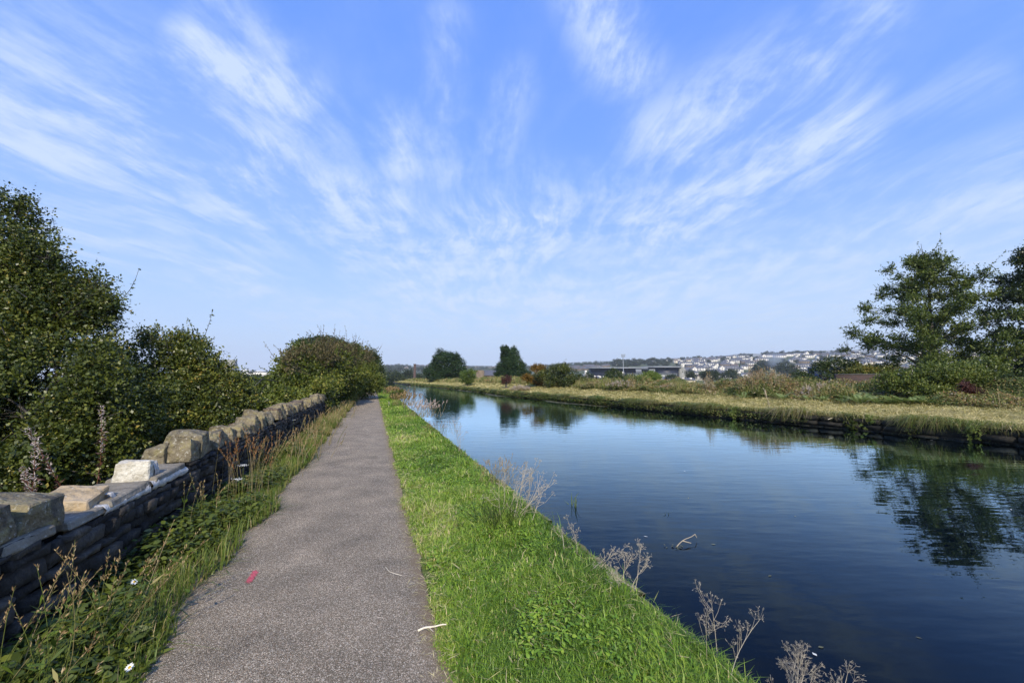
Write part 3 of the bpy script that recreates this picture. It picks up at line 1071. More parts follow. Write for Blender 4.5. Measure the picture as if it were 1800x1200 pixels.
def shoots(gl, gw, lobes, n, seed, length, ll, lw, up=.8, tint=.5, wmat=0):
    """long thin shoots that break the outline, with sparse leaves"""
    r = np.random.default_rng(seed)
    P, O, cl, li = lobes_points(lobes, n * 3, r, (.85, 1.0), 0)
    P, O = P[:n], O[:n]
    for p, o in zip(P, O):
        L = length * r.uniform(.5, 1.2)
        d = unit(o + np.array([0, 0, up]) + r.normal(0, .3, 3))
        b = r.normal(0, .25, 3)
        u = np.linspace(0, 1, 5)
        pts = p + d * (u * L)[:, None] + b * (u ** 2 * L)[:, None]
        gw.tube(pts, np.linspace(.007, .003, 5) * (1 + ll * 3), 3)
        m = max(4, int(L / ll * 1.6))
        uu = r.uniform(.2, 1, m)
        base = p + d * (uu * L)[:, None] + b * (uu ** 2 * L)[:, None]
        dirs = unit(d * .6 + unit(r.normal(size=(m, 3))) * .8)
        leaf_quads(gl, base, dirs, unit(r.normal(size=(m, 3)) + [0, 0, .5]), ll * r.uniform(.7, 1.2, m), lw * r.uniform(.7, 1.2, m), np.clip(tint + r.normal(0, .2, m), 0, 1))


def limbs(gw, base, lobes, r0, seed, trunk_top=None, twigs=18):
    """trunk and a bent limb into every lobe, then finer twigs"""
    r = np.random.default_rng(seed)
    base = np.asarray(base, float)
    lobes = np.asarray(lobes, float)
    top = np.array(trunk_top if trunk_top is not None else lobes[:, :3].mean(0), float)
    u = np.linspace(0, 1, 8)
    tp_ = base + (top - base) * u[:, None] + np.stack([np.sin(u * 5 + seed), np.cos(u * 4 + seed), 0 * u], -1) * .05 * np.linalg.norm(top - base) * (u * (1 - u) * 4)[:, None]
    gw.tube(tp_, np.linspace(r0, r0 * .3, 8), 7)
    for L in lobes:
        f = np.clip((L[2] - base[2]) / (top[2] - base[2] + 1e-6) * .7 - .05, .08, .95)
        st_ = base + (top - base) * f
        e = L[:3]
        u = np.linspace(0, 1, 6)
        mid = r.normal(0, .10, 3) * np.linalg.norm(e - st_)
        pts = st_ + (e - st_) * u[:, None] + mid * (u * (1 - u) * 4)[:, None]
        gw.tube(pts, np.linspace(r0 * .38, r0 * .09, 6), 5)
        for _ in range(twigs):
            d = unit(r.normal(size=3))
            q = e + d * L[3:6] * r.uniform(.5, .98)
            a = st_ + (e - st_) * r.uniform(.6, 1)
            m2 = (a + q) / 2 + r.normal(0, .08, 3) * np.linalg.norm(q - a)
            gw.tube([a, m2, q], [r0 * .07, r0 * .045, r0 * .02], 3)


def plant_thing(name, base, label, cat, leafsoup, leafmat, woodsoup=None, group=None, crown='crown', wood='trunk', woodmat=None):
    e = empty(name, base, label, cat, group)
    leafsoup.build(crown, leafmat, e, base)
    if woodsoup is not None and woodsoup.n:
        woodsoup.build(wood, woodmat or M['bark'], e, base, smooth_=True)
    return e


def gbase(x, y):
    return (float(x), float(y), gz_xy(x, y) - .02)


# ---- left: tall shrub tree against the frame edge
def lob(px, py, d, rx, ry=None, rz=None):
    p = PD(px, py, d)
    return (p[0], p[1], p[2], rx, ry or rx, rz or rx)


L1 = [lob(-40, 430, 7.6, 1.0), lob(-120, 520, 7.8, 1.5), lob(20, 480, 7.5, .8), lob(70, 500, 7.4, .75), lob(110, 540, 7.3, .62, .7, .55), lob(40, 580, 7.2, .9), lob(120, 590, 7.4, .6, .7, .5),
      lob(60, 660, 7.0, .95), lob(-60, 640, 7.2, 1.2), lob(-10, 380, 7.6, .55), lob(150, 510, 7.6, .4), lob(168, 545, 7.5, .35, .4, .3), lob(85, 450, 7.4, .42)]
gl, gw = Soup(), Soup()
foliage(gl, L1, 14500, 13, .34, .058, .036, 31, shell=(.4, 1.05), gap=.36, freq=2.4)
shoots(gl, gw, L1, 70, 32, .55, .062, .036, up=.5)
b1 = gbase(-9.8, 7.6)
limbs(gw, b1, L1, .16, 33, twigs=26)
plant_thing('sallow_tree', b1, 'tall olive green tree rising highest behind the stone wall', 'tree', gl, M['leaf_olive'], gw)

# ---- left: low near shrub right behind the wall
L1b = [lob(-60, 760, 6.2, .9), lob(30, 720, 6.0, .75), lob(100, 770, 5.8, .6), lob(150, 700, 6.2, .7), lob(60, 810, 5.5, .5), lob(190, 760, 6.3, .55), lob(120, 650, 6.8, .6), lob(-20, 690, 6.4, .8), lob(-100, 860, 5.5, .9), lob(0, 850, 5.1, .5), lob(160, 815, 6.0, .45),
       lob(240, 740, 6.9, .5)]
gl, gw = Soup(), Soup()
foliage(gl, L1b, 10000, 12, .28, .054, .035, 41, shell=(.35, 1.05), gap=.32, freq=3.0, tint=.42)
shoots(gl, gw, L1b, 50, 42, .40, .058, .038, up=.2, tint=.6)
b2 = gbase(-6.9, 6.0)
limbs(gw, b2, L1b, .07, 43, twigs=14)
plant_thing('privet_shrub', b2, 'low leafy shrub pressed against the wall behind the repaired gap', 'shrub', gl, M['leaf_olive'], gw, wood='branches')

# ---- left: rounded shrub between tree and hedge
L2 = [lob(285, 672, 9.4, .98), lob(250, 640, 9.6, .58), lob(318, 632, 9.5, .60), lob(362, 675, 9.3, .66), lob(228, 700, 9.2, .72), lob(300, 730, 8.8, .9), lob(385, 722, 9.3, .55), lob(215, 668, 9.5, .45), lob(330, 750, 8.6, .7), lob(275, 604, 9.8, .32),
      lob(404, 680, 9.6, .25), lob(240, 755, 8.2, .7), lob(405, 740, 9.6, .40), lob(352, 640, 9.5, .36), lob(412, 674, 9.6, .28), lob(424, 702, 9.5, .34), lob(300, 610, 9.7, .30)]
gl, gw = Soup(), Soup()
foliage(gl, L2, 14000, 12, .30, .059, .038, 51, shell=(.4, 1.05), gap=.36, freq=2.6, tint=.48)
shoots(gl, gw, L2, 80, 52, .45, .065, .04, up=.7, tint=.45)
b3 = gbase(-7.9, 9.2)
limbs(gw, b3, L2, .10, 53, twigs=18)
plant_thing('goat_willow', b3, 'round olive shrub between the tallest tree and the bramble mound', 'shrub', gl, M['leaf_olive'], gw, wood='branches')

# ---- left: bramble mound behind the wall's far half
L3 = [lob(535, 665, 19.5, 1.3, 1.6, 1.25), lob(497, 690, 17.5, .85, 1.2, .75), lob(572, 650, 22, 1.5, 2.0, 1.3), lob(606, 667, 26, 1.3, 2.4, 1.35), lob(545, 696, 18, 1.0, 1.3, .8), lob(634, 670, 33, 1.3, 3.2, 1.6), lob(515, 662, 20, .9, 1.2, 1.0),
      lob(590, 636, 27, 1.6, 2.4, 1.1), lob(466, 708, 15.5, .5, .9, .5), lob(508, 712, 15.5, .8, 1.1, .6), lob(437, 722, 13, .5, .8, .4)]
gl, gw = Soup(), Soup()
foliage(gl, L3, 19000, 11, .40, .105, .07, 61, shell=(.5, 1.05), gap=.24, freq=1.7, tint=.52, up=.1, rough=8)
shoots(gl, gw, L3, 90, 62, .55, .09, .06, up=.5, tint=.6)
b4 = gbase(-10.4, 20.5)
limbs(gw, b4, L3, .08, 63, twigs=8)
plant_thing('bramble_mound', b4, 'broad yellow green bramble mound leaning over the wall end', 'bush', gl, M['leaf_bramble'], gw, wood='branches')

# brown going-over elder on top of it
L3b = [lob(560, 622, 20, .8, 1.2, .6), lob(598, 625, 24, 1.1, 1.6, .8), lob(525, 634, 19, .55, .9, .6), lob(630, 634, 34, 1.3, 2.2, 1.2), lob(508, 640, 17, .35, .5, .4), lob(580, 610, 23, 1.2, 1.4, .35)]
gl, gw = Soup(), Soup()
foliage(gl, L3b, 2000, 10, .45, .10, .06, 64, shell=(.6, 1.05), gap=.22, freq=1.8, tint=.30)
shoots(gl, gw, L3b, 150, 65, .75, .07, .03, up=.8, tint=.6)
b5 = gbase(-9.6, 20.5)
limbs(gw, b5, L3b, .10, 66, twigs=24)
plant_thing('elder_bush', b5, 'brownish twiggy elder showing above the bramble mound', 'bush', gl, M['leaf_brown'], gw, wood='branches')
L3c = [lob(572, 606, 30, 1.4, 2.0, .50), lob(530, 610, 27, .5, .6, .42), lob(592, 612, 34, .9, 1.5, .5), lob(553, 606, 30, .9, 1.2, .38)]
gl, gw = Soup(), Soup()
foliage(gl, L3c, 2200, 10, .4, .13, .09, 67, shell=(.5, 1.03), gap=.08, tint=.35)
b6 = gbase(-13.5, 29)
limbs(gw, b6, L3c, .14, 68, twigs=5)
plant_thing('ivy_tree', b6, 'dark flat topped ivy clad tree crowning the bramble mound', 'tree', gl, M['leaf_dark'], gw)

# ---- left: trees leaning over the path further on
L4 = [lob(620, 652, 48, 2.8, 4, 2.2), lob(650, 655, 55, 1.5, 3, 1.7), lob(652, 638, 58, 1.3, 2.5, 1.2), lob(604, 640, 44, 2.2, 3, 1.7), lob(662, 657, 62, 1.0, 2, 1.2), lob(632, 634, 50, 1.7, 2.5, 1.1), lob(610, 662, 46, 2.4, 4, 1.7), lob(645, 664, 56, 1.3, 3, 1.2), lob(640, 627, 52, .7, 1, .5)]
gl, gw = Soup(), Soup()
foliage(gl, L4, 9000, 10, .7, .18, .12, 71, shell=(.55, 1.02), gap=.08, freq=.9, tint=.45)
b7 = gbase(-19.5, 47)
limbs(gw, b7, L4, .22, 72, twigs=6)
plant_thing('hawthorn_tree', b7, 'dense hawthorn leaning over the far towpath', 'tree', gl, M['leaf_dark'], gw)
L5 = [lob(640, 664, 130, 5, 8, 3), lob(655, 667, 150, 4, 8, 2.2), lob(668, 668, 170, 3.0, 6, 2.2), lob(625, 660, 110, 5, 8, 4)]
gl, gw = Soup(), Soup()
foliage(gl, L5, 3600, 9, 1.0, .34, .24, 75, shell=(.4, 1.02), gap=.05, freq=.5, tint=.35)
b8 = gbase(-46, 125)
limbs(gw, b8, L5, .25, 76, twigs=2)
plant_thing('path_end_trees', b8, 'dark tree closing off the far end of the towpath', 'tree', gl, M['leaf_dark'], gw)

# ------------------------------------------------------------------ right: two alder-like trees
def auto_tree(base, H, prof, nl, seed, lob_r=(.45, .8), first=.06):
    """lobes strung along limbs of a central leader; prof(f) is the half width at height fraction f"""
    r = np.random.default_rng(seed)
    L = []
    for i in range(nl):
        f = first + (1 - first) * ((i + .5) / nl) ** .9
        az = i * 2.39996 + r.uniform(-.4, .4)
        wdt = prof(f) * r.uniform(.75, 1.12)
        for q in (.42, .72, 1.0):
            if wdt * q < .25 and q < 1:
                continue
            rr = r.uniform(*lob_r) * (.55 + .45 * (1 - f)) * (1.1 - .35 * q)
            L.append((base[0] + math.cos(az) * wdt * q + r.normal(0, .12), base[1] + math.sin(az) * wdt * q + r.normal(0, .12), base[2] + f * H * .92 + (q - .5) * wdt * r.uniform(.05, .5) + r.normal(0, .2), rr, rr, rr * r.uniform(.6, .95)))
    return L


def leader_limbs(gw, base, H, lobes, r0, seed):
    r = np.random.default_rng(seed)
    base = np.asarray(base, float)
    u = np.linspace(0, 1, 12)
    wob = np.stack([.12 * np.sin(u * 7 + seed), .12 * np.cos(u * 6), 0 * u], -1)
    tr = base + np.array([0, 0, H]) * u[:, None] + wob
    gw.tube(tr, r0 * (1 - u * .95), 7)
    for L in lobes:
        e = np.array(L[:3])
        hd = np.linalg.norm(e[:2] - base[:2])
        f = np.clip((e[2] - base[2] - hd * .55) / H, .04, .97)
        s_ = base + np.array([0, 0, H]) * f
        u6 = np.linspace(0, 1, 6)
        pts = s_ + (e - s_) * u6[:, None] + np.array([0, 0, .06 * hd]) * (u6 * (1 - u6) * 4)[:, None] + r.normal(0, .04, (6, 3)) * u6[:, None]
        rr = max(.012, r0 * .32 * (1 - f) * min(1, hd / 2))
        gw.tube(pts, np.linspace(rr, .008, 6), 4)
        for _ in range(7):
            q = e + unit(r.normal(size=3)) * np.array(L[3:6]) * r.uniform(.6, 1.05)
            a = s_ + (e - s_) * r.uniform(.7, 1)
            gw.tube([a, (a + q) / 2 + r.normal(0, .05, 3), q], [.010, .007, .004], 3)


def prof_alder(f):
    return np.interp(f, [0, .12, .25, .45, .6, .72, .83, .92, 1.0], [3.4, 4.6, 5.3, 5.4, 4.9, 3.8, 2.8, 1.5, .25])


p = PD(1648, 700, 34)
bR = gbase(p[0], p[1])
HR = 13.5 - bR[2]
LR = auto_tree(bR, HR, prof_alder, 52, 81, (.65, 1.15))
LR += [(bR[0] - 5.4, bR[1] - .3, 6.7, .6, .6, .34), (bR[0] - 5.6, bR[1], 5.0, .45, .45, .3)]
gl, gw = Soup(), Soup()
foliage(gl, LR, 9600, 12, .60, .14, .10, 82, shell=(.1, 1.08), gap=.16, freq=1.2, tint=.52, rough=0)
shoots(gl, gw, [q for q in LR if q[2] > bR[2] + HR * .55], 90, 83, 1.5, .14, .10, up=1.2, tint=.5)
leader_limbs(gw, bR, HR, LR, .22, 84)
plant_thing('alder_tree', bR, 'open crowned alder with bare topmost twigs above the ferns', 'tree', gl, M['leaf_alder'], gw)
p = PD(1852, 700, 33)
bR2 = gbase(p[0], p[1])
LR2 = auto_tree(bR2, 14.2 - bR2[2], lambda f: np.interp(f, [0, .15, .35, .55, .75, .9, 1], [3.9, 4.8, 5.1, 4.5, 3.1, 1.7, .3]), 40, 85, (.85, 1.45))
gl, gw = Soup(), Soup()
foliage(gl, LR2, 9000, 12, .62, .16, .11, 86, shell=(.1, 1.08), gap=.10, freq=1.2, tint=.36, rough=0)
shoots(gl, gw, [q for q in LR2 if q[2] > 7.5], 40, 87, 1.4, .14, .10, up=1.2, tint=.4)
leader_limbs(gw, bR2, 13.8, LR2, .25, 88)
plant_thing('alder_tree', bR2, 'darker dense alder cut by the photo edge beside the open crowned one', 'tree', gl, M['leaf_dark'], gw)

# rounded bush under the open alder
LB = [lob(1600, 668, 20.5, 1.0, .9, .62), lob(1650, 665, 20, 1.2, 1, .72), lob(1700, 662, 20, 1.0, .9, .7), lob(1560, 672, 20.5, .7, .7, .4), lob(1740, 655, 20.3, .9, .9, .7), lob(1625, 690, 19.6, .9, .7, .4)]
gl, gw = Soup(), Soup()
foliage(gl, LB, 3300, 11, .35, .085, .062, 91, shell=(.5, 1.03), gap=.06, freq=2.2, tint=.62)
p = PD(1650, 700, 20)
bb = gbase(p[0], p[1])
limbs(gw, bb, LB, .06, 92, twigs=5)
plant_thing('hazel_bush', bb, 'rounded leafy bush at the foot of the open crowned alder', 'bush', gl, M['leaf_alder'], gw, wood='branches')
LB = [lob(1790, 685, 19, .9, .8, .5), lob(1840, 680, 19, .9, .8, .6), lob(1760, 700, 18.6, .5, .5, .35)]
gl, gw = Soup(), Soup()
foliage(gl, LB, 1600, 11, .35, .09, .065, 93, shell=(.5, 1.03), gap=.06, tint=.35)
p = PD(1800, 705, 19)
bb = gbase(p[0], p[1])
limbs(gw, bb, LB, .05, 94, twigs=4)
plant_thing('hazel_bush', bb, 'dark low bush at the foot of the dense alder', 'bush', gl, M['leaf_dark'], gw, wood='branches')
LB = [lob(1698, 682, 18.3, .28, .25, .22), lob(1718, 690, 18.2, .3, .25, .2)]
gl = Soup()
gw = Soup()
foliage(gl, LB, 420, 9, .22, .06, .04, 95, shell=(.3, 1.05), gap=.1, tint=.4)
p = PD(1712, 702, 18.3)
bb = gbase(p[0], p[1])
limbs(gw, bb, LB, .02, 96, twigs=6)
plant_thing('dogwood_bush', bb, 'small dark red bush among the ferns under the alders', 'bush', gl, M['leaf_red'], gw, wood='branches')

# ------------------------------------------------------------------ far bank: mid-distance trees
def far_tree(name, pxb, lobes, n, leaf, label, mat, cat='tree', seed=0, d=None, gap=.05, k=8, freq=.6, shell=(.5, 1.02), up=.3, tint=.42, group=None, trunk=.2):
    gl, gw = Soup(), Soup()
    foliage(gl, lobes, n, k, leaf * 2.6, leaf, leaf * .62, seed, shell=shell, gap=gap, freq=freq, up=up, tint=tint)
    p = PD(pxb[0], pxb[1], d)
    b = (p[0], p[1], gz_xy(p[0], p[1]) - .05)
    limbs(gw, b, lobes, trunk, seed + 1, twigs=2)
    return plant_thing(name, b, label, cat, gl, mat, gw, group=group, wood='trunk' if cat == 'tree' else 'branches')


d, q = 130, 1.41
far_tree('sycamore_tree', (783, 668), [lob(783, 640, d, 3.6 * q, 3.4 * q, 2.9 * q), lob(765, 650, d, 2.4 * q, 2.6 * q, 2.0 * q), lob(800, 650, d, 2.6 * q, 2.6 * q, 2.2 * q), lob(785, 628, d, 2.2 * q, 2.2 * q, 1.6 * q), lob(757, 657, d, 1.4 * q, 1.6 * q, 1.2 * q), lob(810, 656, d, 1.5 * q, 1.6 * q, 1.4 * q), lob(773, 634, d, 1.8 * q, 2 * q, 1.6 * q), lob(797, 634, d, 1.8 * q, 2 * q, 1.6 * q), lob(783, 658, d, 3.6 * q, 3.0 * q, 1.4 * q), lob(770, 667, d, 2.4 * q, 2.0 * q, .9 * q), lob(798, 667, d, 2.4 * q, 2.0 * q, .9 * q), lob(783, 668, d, 2.6 * q, 2.2 * q, 1.0 * q)], 8000, .34,
         'big round dark green tree on the far bank', M['conifer'], seed=110, d=d)
d, q = 115, 1.92
far_tree('conifer_tree', (896, 672), [lob(891, 640, d, 1.2 * q, 1.3 * q, 2.0 * q), lob(889, 622, d, .75 * q, .8 * q, 1.0 * q), lob(887, 655, d, 1.45 * q, 1.3 * q, 1.2 * q), lob(888, 668, d, 1.2 * q, 1.2 * q, .7 * q), lob(889, 613, d, .35 * q, .4 * q, .5 * q)], 5200, .28,
         'slimmer dark conifer on the water side of the conifer pair', M['conifer'], seed=120, d=d, up=.9)
far_tree('conifer_tree', (906, 672), [lob(904, 642, d + 3, 1.5 * q, 1.5 * q, 1.9 * q), lob(903, 624, d + 3, .95 * q, 1 * q, 1.1 * q), lob(897, 642, d, 1.1 * q, 1.2 * q, 1.6 * q), lob(909, 655, d + 3, 1.75 * q, 1.5 * q, 1.3 * q), lob(909, 668, d + 3, 1.4 * q, 1.4 * q, .7 * q), lob(904, 613, d + 3, .35 * q, .4 * q, .5 * q), lob(917, 648, d + 3, .6 * q, .7 * q, 1.0 * q)], 6400, .28,
         'broader pointed conifer beside the autumn orange shrub', M['conifer'], seed=124, d=d + 3, up=.9, tint=.55)
d = 78
far_tree('willow_bush', (822, 671), [lob(822, 660, d, 1.3, 1.2, 1.1), lob(816, 665, d, .9, .9, .7), lob(829, 657, d, .9, .9, .9), lob(822, 669, d, 1.1, 1.0, .6)], 900, .2, 'small yellow green bush beside the big round tree', M['leaf_bright'], 'bush', 130, d, tint=.3)
d = 57
far_tree('dogwood_bush', (890, 671), [lob(890, 667, d, .7, .7, .42), lob(893, 663, d, .4, .4, .35), lob(890, 671, d, .7, .6, .4)], 260, .13, 'dark purple red bush in front of the conifer pair', M['leaf_red'], 'bush', 134, d, tint=.25)
d = 52
far_tree('maple_shrub', (945, 674), [lob(944, 654, d, 1.0, 1.1, .9), lob(932, 659, d, .8, .8, .7), lob(950, 646, d, .6, .7, .5), lob(925, 665, d, .5, .6, .4), lob(940, 668, d, 1.0, .9, .6)], 1400, .14, 'orange and gold autumn shrub beside the conifer pair', M['leaf_autumn'], 'shrub', 138, d, gap=.12, tint=.45)
far_tree('hawthorn_bush', (985, 676), [lob(975, 655, 50, 1.6, 1.4, 1.1), lob(1000, 658, 48, 1.4, 1.3, .9), lob(960, 662, 50, 1.2, 1.2, .8), lob(990, 645, 50, .9, .9, .5), lob(1020, 668, 46, .9, .9, .6), lob(975, 671, 48, 1.6, 1.3, .6), lob(1005, 673, 46, 1.3, 1.2, .6)], 2400, .15, 'long olive hawthorn thicket next to the orange autumn shrub', M['leaf_olive'], 'bush', 142, 49, gap=.1, tint=.35)
far_tree('gorse_bush', (1140, 675), [lob(1142, 662, 46, .9, .9, .62), lob(1130, 667, 45, .7, .7, .5), lob(1155, 668, 44, .6, .6, .4)], 1300, .13, 'lime green bush in front of the white stadium wall', M['leaf_bright'], 'bush', 146, 45, tint=.6)
far_tree('elder_bush', (1080, 676), [lob(1078, 662, 70, 1.6, 1.5, 1.2), lob(1070, 667, 68, 1.2, 1.2, .9), lob(1090, 668, 66, 1.0, 1, .8)], 1300, .18, 'dark tree top below the floodlight mast', M['leaf_dark'], 'tree', 150, 68)
d = 38
far_tree('sallow_bush', (1440, 688), [lob(1470, 645, 36, 1.5, 1.5, .9), lob(1440, 658, 36, 1.3, 1.2, .9), lob(1410, 663, 36, 1.0, 1, .6), lob(1490, 652, 36, 1.0, 1, .8), lob(1455, 668, 34, 1.5, 1, .5)], 2600, .12, 'dark bush on the far bank in front of the blue shed', M['leaf_dark'], 'bush', 154, 36, gap=.08, tint=.4)
far_tree('hawthorn_bush', (1520, 688), [lob(1508, 652, 34, .9, .9, .55), lob(1530, 655, 34, .9, .9, .45), lob(1550, 650, 35, .9, .9, .6)], 1500, .11, 'olive brown bush above the brick wall', M['leaf_olive'], 'bush', 158, 34, gap=.08, tint=.7)

# trees of the valley, seen over the far bank
VT = [(430, 675, 90, 5, 'dark tree below the white works behind the round shrub'), (460, 674, 100, 5, 'dark tree below the white works beside the bramble mound'), (1035, 668, 260, 5, 'dark valley tree left of the small rooftops'), (1108, 668, 300, 5, 'dark valley tree before the white stadium wall'), (1180, 668, 280, 4, 'valley tree in front of the long white stadium wall'),
      (1215, 664, 330, 6, 'broad valley tree before the stadium gable'), (1240, 664, 300, 7, 'large dark valley tree right of the stadium gable'), (1262, 664, 320, 6, 'dark valley tree among the lower houses'),
      (1290, 660, 420, 9, 'dark valley tree below the white terraces'), (1330, 655, 480, 11, 'bluish dark tree under the smoke'), (1385, 652, 480, 12, 'tall bluish dark tree right of the smoke'), (1400, 660, 420, 8, 'dark tree left of the blue shed'),
      (1345, 642, 800, 14, 'dark tree group behind the smoke'), (1365, 645, 780, 12, 'dark tree at the smoke base'), (712, 668, 330, 9, 'hazy round tree at the canal bend'), (700, 668, 280, 7, 'hazy tree at the end of the water'), (690, 668, 240, 6, 'dark tree beside the canal bend'), (735, 668, 330, 8, 'tree at the foot of the mill chimney'),
      (748, 667, 420, 9, 'pale tree beside the big round tree'), (850, 664, 330, 6, 'tree in front of the stone church tower'), (872, 655, 700, 9, 'hazy tree behind the church roof'), (680, 667, 420, 10, 'far hazy tree beside the leaning hawthorn')]
for i, (px_, py_, d, rr, lb) in enumerate(VT):
    top = PD(px_, py_ - (8 if d < 500 else 6), d)
    bz = gz_xy(top[0], top[1])
    if d > 600:
        bz = top[2] - rr * .9
    zc_ = max(top[2], bz + rr * .6)
    ls = [(top[0] + rng.normal(0, rr * .4), top[1] + rng.normal(0, rr * .3), zc_ - rr * .35 + rng.normal(0, rr * .15), rr * rng.uniform(.45, .75), rr * .6, rr * rng.uniform(.35, .6)) for _ in range(6)]
    gl, gw = Soup(), Soup()
    foliage(gl, ls, 700, 6, rr * .28, rr * .10, rr * .08, 200 + i, shell=(.4, 1.03), gap=.05, freq=3 / rr, tint=.4)
    b = (top[0], top[1], bz)
    limbs(gw, b, ls, rr * .05, 230 + i, twigs=1)
    plant_thing('valley_tree', b, lb, 'tree', gl, M['leaf_far'], gw, group='trees of the valley')

# ------------------------------------------------------------------ far hillside: houses and trees
def house_mesh(name, w, dpt, h, rh, wall_m, roof_m, gable_front=False, chim=True):
    g = Soup()
    g.box(-w / 2, w / 2, -dpt / 2, dpt / 2, -3, h, 0)
    o = .35
    if not gable_front:
        V = [(-w / 2 - o, -dpt / 2 - o, h - .15), (w / 2 + o, -dpt / 2 - o, h - .15), (w / 2 + o, 0, h + rh), (-w / 2 - o, 0, h + rh), (-w / 2 - o, dpt / 2 + o, h - .15), (w / 2 + o, dpt / 2 + o, h - .15)]
        g.add(V, [(0, 1, 2, 3), (3, 2, 5, 4)], .5, 1)
        g.add([(-w / 2, -dpt / 2, h), (-w / 2, 0, h + rh * .96), (-w / 2, dpt / 2, h), (w / 2, -dpt / 2, h), (w / 2, 0, h + rh * .96), (w / 2, dpt / 2, h)], [(0, 1, 2), (3, 5, 4)], .5, 0)
    else:
        V = [(-w / 2 - o, -dpt / 2 - o, h - .15), (0, -dpt / 2 - o, h + rh), (0, dpt / 2 + o, h + rh), (-w / 2 - o, dpt / 2 + o, h - .15), (w / 2 + o, -dpt / 2 - o, h - .15), (w / 2 + o, dpt / 2 + o, h - .15)]
        g.add(V, [(0, 1, 2, 3), (1, 4, 5, 2)], .5, 1)
        g.add([(-w / 2, -dpt / 2, h), (w / 2, -dpt / 2, h), (0, -dpt / 2, h + rh * .96), (-w / 2, dpt / 2, h), (w / 2, dpt / 2, h), (0, dpt / 2, h + rh * .96)], [(0, 1, 2), (3, 5, 4)], .5, 0)
    n = max(1, int(w / 4))
    for i in range(n):
        x = -w / 2 + (i + .5) * w / n
        for zc_ in (1.5, 4.0):
            if zc_ + .7 < h:
                g.box(x - .8, x + .8, -dpt / 2 - .06, -dpt / 2 - .02, zc_ - .6, zc_ + .6, 2)
    if chim:
        g.box(w * .3 - .5, w * .3 + .5, -.5, .5, h + rh * .5, h + rh + 1.2, 1)
    return g.build(name, [wall_m, roof_m, M['dark_glass']])


protos = [('white_house', house_mesh('white_house', 9, 8, 5.2, 2.6, M['render_white'], M['slate']), 'house', 'white rendered house with a slate roof on the far hillside', 'white houses on the hillside'),
          ('gable_house', house_mesh('gable_house', 7.5, 9, 5.0, 3.2, M['render_white'], M['slate'], True), 'house', 'white house turning its gable to the canal on the far hillside', 'gable fronted houses on the hillside'),
          ('terrace_house', house_mesh('terrace_house', 26, 8, 5.0, 2.6, M['render_white'], M['slate']), 'terrace', 'long white terrace with a grey roof on the far hillside', 'white terraces on the hillside'),
          ('cream_house', house_mesh('cream_house', 11, 8, 5.0, 2.8, M['render_cream'], M['tile_brown']), 'house', 'cream house with a brown roof on the far hillside', 'cream houses on the hillside'),
          ('stone_house', house_mesh('stone_house', 20, 8, 5.0, 3.0, M['stone_far'], M['slate']), 'terrace', 'brown stone terrace with a slate roof on the far hillside', 'stone terraces on the hillside')]
used = [False] * 5
rh_ = np.random.default_rng(77)


def put_house(k, px_, f, rz=0.0, sc=1.0):
    x, d, z = hill_pt(px_, f)
    nm, o, cat, lb, gr = protos[k]
    if not used[k]:
        used[k] = True
        q = tag(o, lb, cat, gr)
    else:
        q = o.copy()
        COL.objects.link(q)
    q.location = (float(x), float(d), float(z) + .6)
    q.rotation_euler = (0, 0, rz + rh_.normal(0, .12))
    q.scale = (sc, sc, sc)


# town on the right-hand slope: rows that follow the contours
for f in np.linspace(.12, .97, 13):
    px_ = 1180 + rh_.uniform(0, 20) if f < .9 else 1150
    while px_ < 1780:
        kk = rh_.choice(5, p=[.26, .16, .38, .10, .10])
        x, d, z = hill_pt(px_, f)
        wid = (9, 7.5, 26, 11, 20)[kk] / d * 703
        if rh_.random() < .66 and not (1335 < px_ < 1385 and f < .8) and not (f > .93 and px_ > 1350 and rh_.random() < .6):
            put_house(kk, px_ + wid / 2, f + rh_.normal(0, .012), rz=(.15 if px_ > 1450 else -.05), sc=1.25)
        px_ += wid * 1.15 + rh_.exponential(6.5)
# terraces left of the stadium and far left hill
for _ in range(34):
    px_, f = rh_.uniform(1000, 1075), rh_.uniform(.45, .72)
    put_house(int(rh_.choice([3, 4, 0], p=[.3, .5, .2])), px_, f, sc=.9)
for px_, f in ((1098, .86), (1110, .92), (1082, .8), (1121, .8), (1140, .9), (1150, .82), (1166, .9), (1172, .84)):
    put_house(int(rh_.choice([0, 1])), px_, f, sc=1.2)
for _ in range(42):
    px_, f = rh_.uniform(678, 765), rh_.uniform(.5, .93)
    put_house(int(rh_.choice([0, 3, 4, 2], p=[.3, .3, .25, .15])), px_, f, sc=1.5)
for _ in range(10):
    px_, f = rh_.uniform(818, 870), rh_.uniform(.75, .9)
    put_house(int(rh_.choice([0, 3])), px_, f, sc=1.2)
for i, (nm, o, cat, lb, gr) in enumerate(protos):
    if not used[i]:
        bpy.data.objects.remove(o)

gl = Soup()
foliage(gl, [(rng.normal(0, 1.4), rng.normal(0, 1.4), 3.2 + rng.normal(0, 1.1), 2.2, 2.2, 1.9) for _ in range(7)], 330, 5, 1.1, .8, .6, 300, shell=(.4, 1.0), gap=.05, freq=1, tint=.35)
gl.tube([(0, 0, -2), (0, 0, 3.5)], [.3, .2], 5, 0, 1)
ht = gl.build('hillside_tree', [M['leaf_far'], M['bark']])
tag(ht, 'small dark round tree among the houses of the far hillside', 'tree', 'trees on the hillside')
first = True


def put_tree(px_, f, sc, dz=0):
    global first
    x, d, z = hill_pt(px_, f)
    o = ht if first else ht.copy()
    if not first:
        COL.objects.link(o)
    first = False
    o.location = (float(x), float(d), float(z) + dz)
    o.rotation_euler = (0, 0, rh_.uniform(0, 6.28))
    o.scale = (sc * rh_.uniform(.9, 1.4), sc * rh_.uniform(.9, 1.4), sc * rh_.uniform(.75, 1.15))


